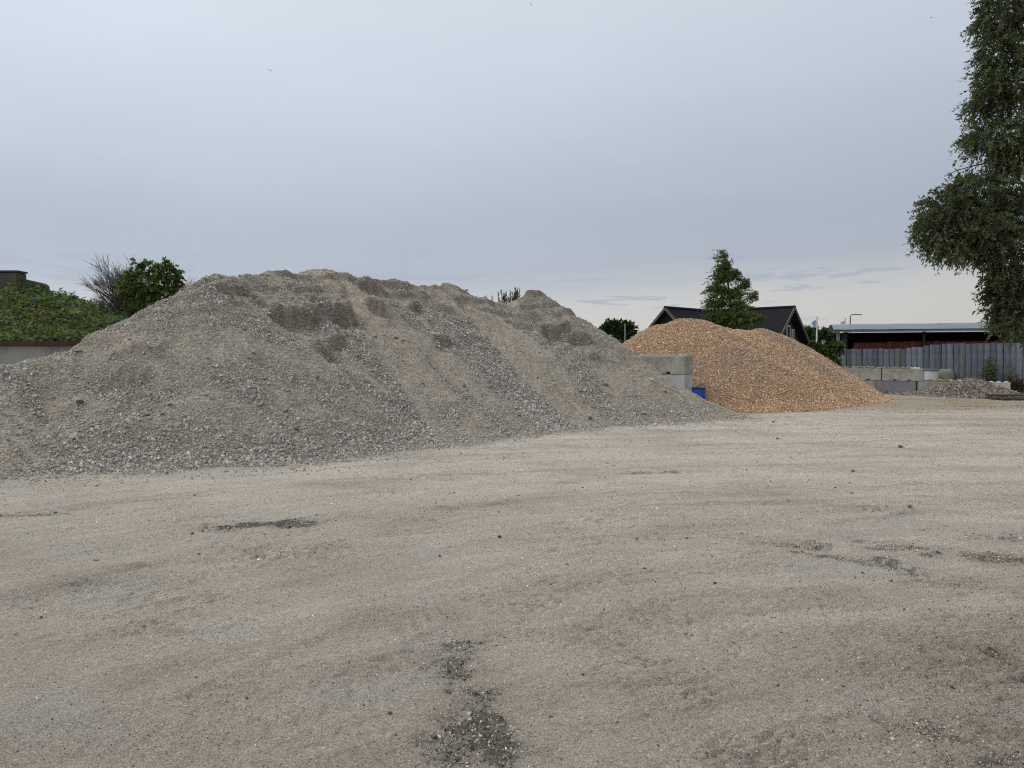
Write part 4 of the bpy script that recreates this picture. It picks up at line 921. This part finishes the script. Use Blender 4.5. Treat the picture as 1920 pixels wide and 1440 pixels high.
MB().box((0, 0, 1.03), (22, .30, 2.06)).build('wall_face', M_oldconc, rw)
for i in range(4): MB().box((-8.2 + 5.5 * i, -.03, 2.13), (5.47, .42, .115)).build('cap', M_rust, rw)
M_bunk = simple('weathered_blockwork', (.075, .068, .058), .95, .4, 2.5, .6, 12, c2=(.035, .032, .028))
bk = at(0, 520, 30); bunk = thing('bunker', 'dark weathered concrete bunker with sloping wing wall on the mound top', 'bunker', (bk.x, 30, 0))
xr = at(32.5, 520, 30).x - bk.x; zt_ = at(0, 510, 30).z
MB().box((xr - 2.2, .3, zt_ / 2), (4.4, .6, zt_)).build('block_wall', M_bunk, bunk, bevel=.04)
MB().box((xr - 2.2, .3, zt_ + .03), (4.44, .64, .07)).build('coping', simple('dark_coping', (.05, .048, .042), .95, .3, 3), bunk)
x1 = at(78, 520, 30).x - bk.x; za, zb = at(33, 521, 30).z, at(72, 530, 30).z; zc = at(78, 535, 30).z
MB().add([(xr + .01, .2, 2), (x1, .2, 2), (x1, .2, zc), (x1 - .12, .2, zb), (xr + .01, .2, za), (xr + .01, .5, 2), (x1, .5, 2), (x1, .5, zc), (x1 - .12, .5, zb), (xr + .01, .5, za)],
         [(0, 1, 2, 3, 4), (9, 8, 7, 6, 5), (0, 5, 6, 1), (1, 6, 7, 2), (2, 7, 8, 3), (3, 8, 9, 4), (4, 9, 5, 0)]).build('wing_wall', M_bunk, bunk)

# ------------------------------------------------------------------ plants by the fence and on the heap
def plant(name, label, cat, spots_, lf_len, lf_w, cols, per=26, up=.9, sway=.25, group=None, rise=(-.1, .9)):
    """upright stems, leaves up the stem; spots: (x, y, z, height)"""
    x0, y0, z0 = spots_[0][:3]; o = thing(name, label, cat, (x0, y0, z0), 0, group); mb = MB(); B = []; Dr = []
    for (x, y, z_, h_) in spots_:
        lean = Vector((R.uniform(-1, 1) * sway, R.uniform(-1, 1) * sway, up)) * h_; p0 = Vector((x - x0, y - y0, z_ - z0)); pts = [p0, p0 + lean * .5 + Vector((R.uniform(-1, 1), 0, 0)) * .03 * h_, p0 + lean]
        mb.tube(pts, [.009, .007, .003], 3, False)
        for j in range(per):
            t = (.12 + .88 * R.random()); B.append(tuple(p0 + lean * t)); Dr.append((R.gauss(0, .7), R.gauss(0, .7), R.uniform(*rise)))
    mb.build('stem', simple('green_stem', (.07, .075, .03), .8, .2, 5), o)
    B = np.array(B); Dv = unit(np.array(Dr)); n = len(B); Nn = unit(np.cross(Dv, rng.normal(size=(n, 3))))
    leaves_mesh('foliage', B, Dv, Nn, lf_len * rng.uniform(.6, 1.3, n), lf_w * rng.uniform(.7, 1.2, n), np.array(cols)[rng.integers(0, len(cols), n)] * np.exp(rng.normal(0, .25, n))[:, None], o); return o
def cluster(px, D, z0, rad, n, h0, h1):
    c = at(px, 668, D); return [(c.x + R.gauss(0, rad), c.y + R.gauss(0, rad * .5), z0, R.uniform(h0, h1)) for _ in range(n)]
YG = [(.075, .095, .024), (.058, .08, .024), (.095, .105, .03)]; BR = [(.095, .07, .035), (.07, .062, .03), (.055, .06, .026)]
sp = cluster(1858, 37.2, .25, .16, 10, .9, 1.75)
plant('tall_weed', 'tall yellow-green weed in front of the metal fence', 'plant', sp, .22, .05, YG, 40)
plant('brown_shrub', 'brownish shrub beside the pale end block and fence', 'shrub', cluster(1900, 36.2, 0, .35, 34, .4, 1.15), .16, .06, BR, 34)
plant('brown_shrub', 'thin brown dried weed standing before the fence', 'plant', cluster(1897, 36.8, .3, .12, 6, 1.2, 1.8), .16, .03, BR, 18)
plant('small_weed', 'small dark weed at the fence foot above the upper blocks', 'plant', cluster(1622, 40.6, .8, .12, 10, .15, .4), .12, .07, GREEN, 18)
plant('small_weed', 'low weeds at the fence foot beside the creeper', 'plant', cluster(1595, 40.8, .8, .25, 14, .1, .3), .12, .07, GREEN, 18)
cr = blobs_px([(1535, 658, 16, 12), (1555, 655, 16, 14), (1545, 672, 18, 12), (1562, 680, 16, 14), (1553, 690, 22, 12), (1530, 645, 14, 6), (1570, 650, 8, 12)], 40.5, .5)
cv = thing('creeper', 'leafy green creeper hanging over the fence end beside the orange heap', 'climbing plant', (at(1548, 668, 40.5).x, 40.5, 0)); lf, _ = sprays([(c - np.array(cv.location), r) for c, r in cr], 420, 14, .35, (0, -.2, -.2), .15, .10, [(.05, .07, .02), (.075, .095, .024), (.035, .05, .018)])
leaves_mesh('foliage', *lf, cv); mb = MB()
for c, r in cr: limb(mb, (R.uniform(-.3, .3), .1, 0), Vector(c) - Vector(cv.location), .025, .008, .05, 4)
mb.build('stem', M_bark, cv)
def on_heap(px, D): 
    c = at(px, 668, D); return (c.x, c.y, float(heap_full(np.array([c.x]), np.array([c.y]))[0]) - .05)
sp = [(*on_heap(R.uniform(905, 975), R.uniform(24.6, 25.4)), R.uniform(.2, .48)) for _ in range(70)]
plant('crest_weeds', 'tuft of spiky green weeds behind the dip in the grey heap crest', 'plant', sp, .11, .022, [(.052, .075, .026), (.066, .092, .03)], 22, .9, .10, None, (1.2, 2.6))

# ------------------------------------------------------------------ boards, litter, poles, flags, lamps
M_plank = simple('old_plank', (.075, .052, .038), .9, .35, 4, .4, 25, stretch=(1, 8, 8))
pb = at(1886, 745, 31.2)
for i, (dx, dy, z_, rz, lb) in enumerate(((.9, .2, .05, -.12, 'lowest weathered board of the pile by the cobbles'), (1.1, .75, .05, -.05, 'weathered board at the back of the pile by the cobbles'), (1.0, .6, .16, -.16, 'top weathered board of the pile by the cobbles'), (1.1, -.15, .05, -.1, 'front weathered board of the pile by the cobbles'))):
    o = MB().box((0, 0, 0), (2.6, .34, .075)).build('plank', M_plank, None, bevel=.008); o.location = (pb.x + dx, pb.y + dy, z_); o.rotation_euler.z = rz; tag(o, lb, 'plank', 'weathered boards piled by the cobbles')
mb = MB(); mb.lathe([(.001, .07), (.05, .075), (.09, .04), (.11, 0)], 9); lt = mb.build('plastic_scrap', simple('blue_scrap', (.10, .17, .22), .6, .3, 12), None); q = at(1877, 741, 32.2); lt.location = (q.x, q.y, .14)
r7 = random.Random(3)
for v in lt.data.vertices: v.co += Vector((r7.uniform(-1, 1), r7.uniform(-1, 1), r7.uniform(-.4, 1))) * .035
tag(lt, 'crumpled blue plastic scrap among the cobbles beside the boards', 'litter')
M_pole = simple('white_pole', (.55, .56, .57), .5, .08, 3); M_grey = simple('galvanised', (.22, .235, .245), .5, .12, 4, metal=.4)
def flag_mat():
    m, t, p = mat_new('flag_cloth'); p.inputs['Base Color'].default_value = (.62, .67, .74, 1); p.inputs['Roughness'].default_value = .8; return m
M_flag = flag_mat(); M_fblue = simple('flag_blue', (.16, .29, .56), .8, .08, 5)
def flagpole(px, ytop, fy0, fy1, fwpx, D, label, bars):
    t = at(px, ytop, D); o = thing('flagpole', label, 'flagpole', (t.x, t.y, 0), 0, 'flagpoles behind the fence')
    MB().tube([(0, 0, 0), (0, 0, t.z)], [.10, .05], 10).build('pole', M_pole, o, True); MB().lathe([(.001, .07), (.07, .04), (.07, -.03), (.001, -.05)], 10, (0, 0, t.z)).build('finial', M_pole, o, True)
    za, zb = at(px, fy0, D).z, at(px, fy1, D).z; wd_ = fwpx * D / FPX; nx, nz = 10, 8
    def pt(u, v_, dy=0): return (-.06 - u * wd_ * (1 - .06 * v_), .10 * math.sin(u * 7 + v_ * 1.5) * u + dy, za + (zb - za) * (v_ * (1 - .42 * u) + .42 * u) )
    def cloth(u0, u1, v0, v1, dy, nm, mt):
        v = [pt(u0 + (u1 - u0) * i / nx, v0 + (v1 - v0) * j / nz, dy) for j in range(nz + 1) for i in range(nx + 1)]; f = [(j * (nx + 1) + i, j * (nx + 1) + i + 1, (j + 1) * (nx + 1) + i + 1, (j + 1) * (nx + 1) + i) for j in range(nz) for i in range(nx)]
        return MB().add(v, f).build(nm, mt, o, True)
    fl_ = cloth(0, 1, 0, 1, 0, 'flag', M_flag); fl_.modifiers.new('thickness', 'SOLIDIFY').thickness = .006
    for (u0, u1, v0, v1) in bars: 
        b_ = cloth(u0, u1, v0, v1, -.012, 'emblem_bar', M_fblue); b_.parent = fl_; b_.modifiers.new('thickness', 'SOLIDIFY').thickness = .004
flagpole(1532, 594, 597, 614, 10, 65, 'white flagpole flying a white flag with blue bars beside the house', ((.15, .35, .15, .85), (.5, .68, .3, .85), (.15, .85, .12, .3)))
flagpole(1585, 597, 601, 607.5, 7.5, 65, 'white flagpole whose flag barely clears the shed roof', ((.2, .75, .15, .4), (.2, .4, .3, .85)))
q = at(1594.5, 590, 72); lamp = thing('street_lamp', 'grey street lamp on an angled arm above the shed roof', 'street lamp', (q.x, q.y, 0))
MB().tube([(0, 0, 0), (0, 0, q.z - .1), (.1, 0, q.z), (.6, 0, q.z + .03)], [.09, .07, .06, .05], 8).build('pole', M_grey, lamp, True); MB().box((.78, 0, q.z + .01), (.55, .22, .09)).build('lamp_head', M_grey, lamp, bevel=.02)
for px, yt, sc_, lb in ((1525, 638, 1.0, 'white funnel lantern closest to the dark house gable'), (1544, 638, .8, 'white funnel lantern in front of the spiky dark tree'), (1569.5, 638.5, 1.1, 'white funnel lantern beside the shed corner post')):
    q = at(px, yt, 58); o = thing('garden_lantern', lb, 'lantern', (q.x, q.y, 0), 0, 'white lanterns behind the fence')
    MB().tube([(0, 0, 0), (0, 0, q.z - .38 * sc_)], .035, 8).build('post', M_black, o, True)
    MB().lathe([(.001, -.40 * sc_), (.05 * sc_, -.40 * sc_), (.18 * sc_, -.02), (.17 * sc_, -.02), (.001, -.03)], 14, (0, 0, q.z)).build('shade', simple('lantern_white', (.55, .55, .54), .5, .08, 4), o, True)
    MB().lathe([(.20 * sc_, -.01), (.20 * sc_, .012), (.001, .05)], 14, (0, 0, q.z)).build('lid', M_black, o, True)
q = at(1172, 610, 57); o = thing('lamp_post', 'thin grey post in front of the dark round bush', 'lamp post', (q.x, q.y, 0))
MB().tube([(0, 0, 0), (0, 0, q.z)], [.06, .045], 8).build('pole', M_grey, o, True); MB().tube([(0, 0, q.z), (0, 0, q.z + .12)], [.06, .05], 8).build('cap', M_grey, o, True)

# ------------------------------------------------------------------ birds
M_bird = simple('bird_feathers', (.09, .095, .10), .8, .2, 10)
def bird(px, py, D, span, roll, yaw, label):
    q = at(px, py, D); o = thing('bird', label, 'bird', q, yaw, 'birds gliding in the sky'); o.rotation_euler.y = roll
    body = MB(); body.tube([(0, -.5 * span * .38, 0), (0, -.12 * span, .01), (0, .0, .015), (0, .12 * span, .01), (0, .22 * span, 0)], [.004, .035 * span, .05 * span, .03 * span, .006], 8); body.build('body', M_bird, o, True)
    for s in (-1, 1):
        pts = [(.02 * s, .06, .01), (.18 * span * s, .09, .06 * span), (.36 * span * s, .05, .05 * span), (.52 * span * s, -.04, -.02 * span)]; ch_ = [.2, .17, .12, .02]
        v = []; f = []
        for (x, y, z_), c_ in zip(pts, ch_): v += [(x, y + c_ * .4 * span, z_), (x, y - c_ * .6 * span, z_), (x, y, z_ + .012)]
        for i in range(3): a_ = i * 3; f += [(a_, a_ + 1, a_ + 4, a_ + 3), (a_ + 2, a_, a_ + 3, a_ + 5), (a_ + 1, a_ + 2, a_ + 5, a_ + 4)]
        MB().add(v, f).build('wing', M_bird, o)
bird(507, 132, 90, .62, .45, .5, 'small gull with arched wings high above the grey heap')
bird(996, 8, 90, .5, 1.0, .3, 'tiny bird at the very top of the sky')
bird(1747, 33, 90, .5, -.15, .9, 'tiny bird in the sky near the willow')
print('objects', len(bpy.data.objects))
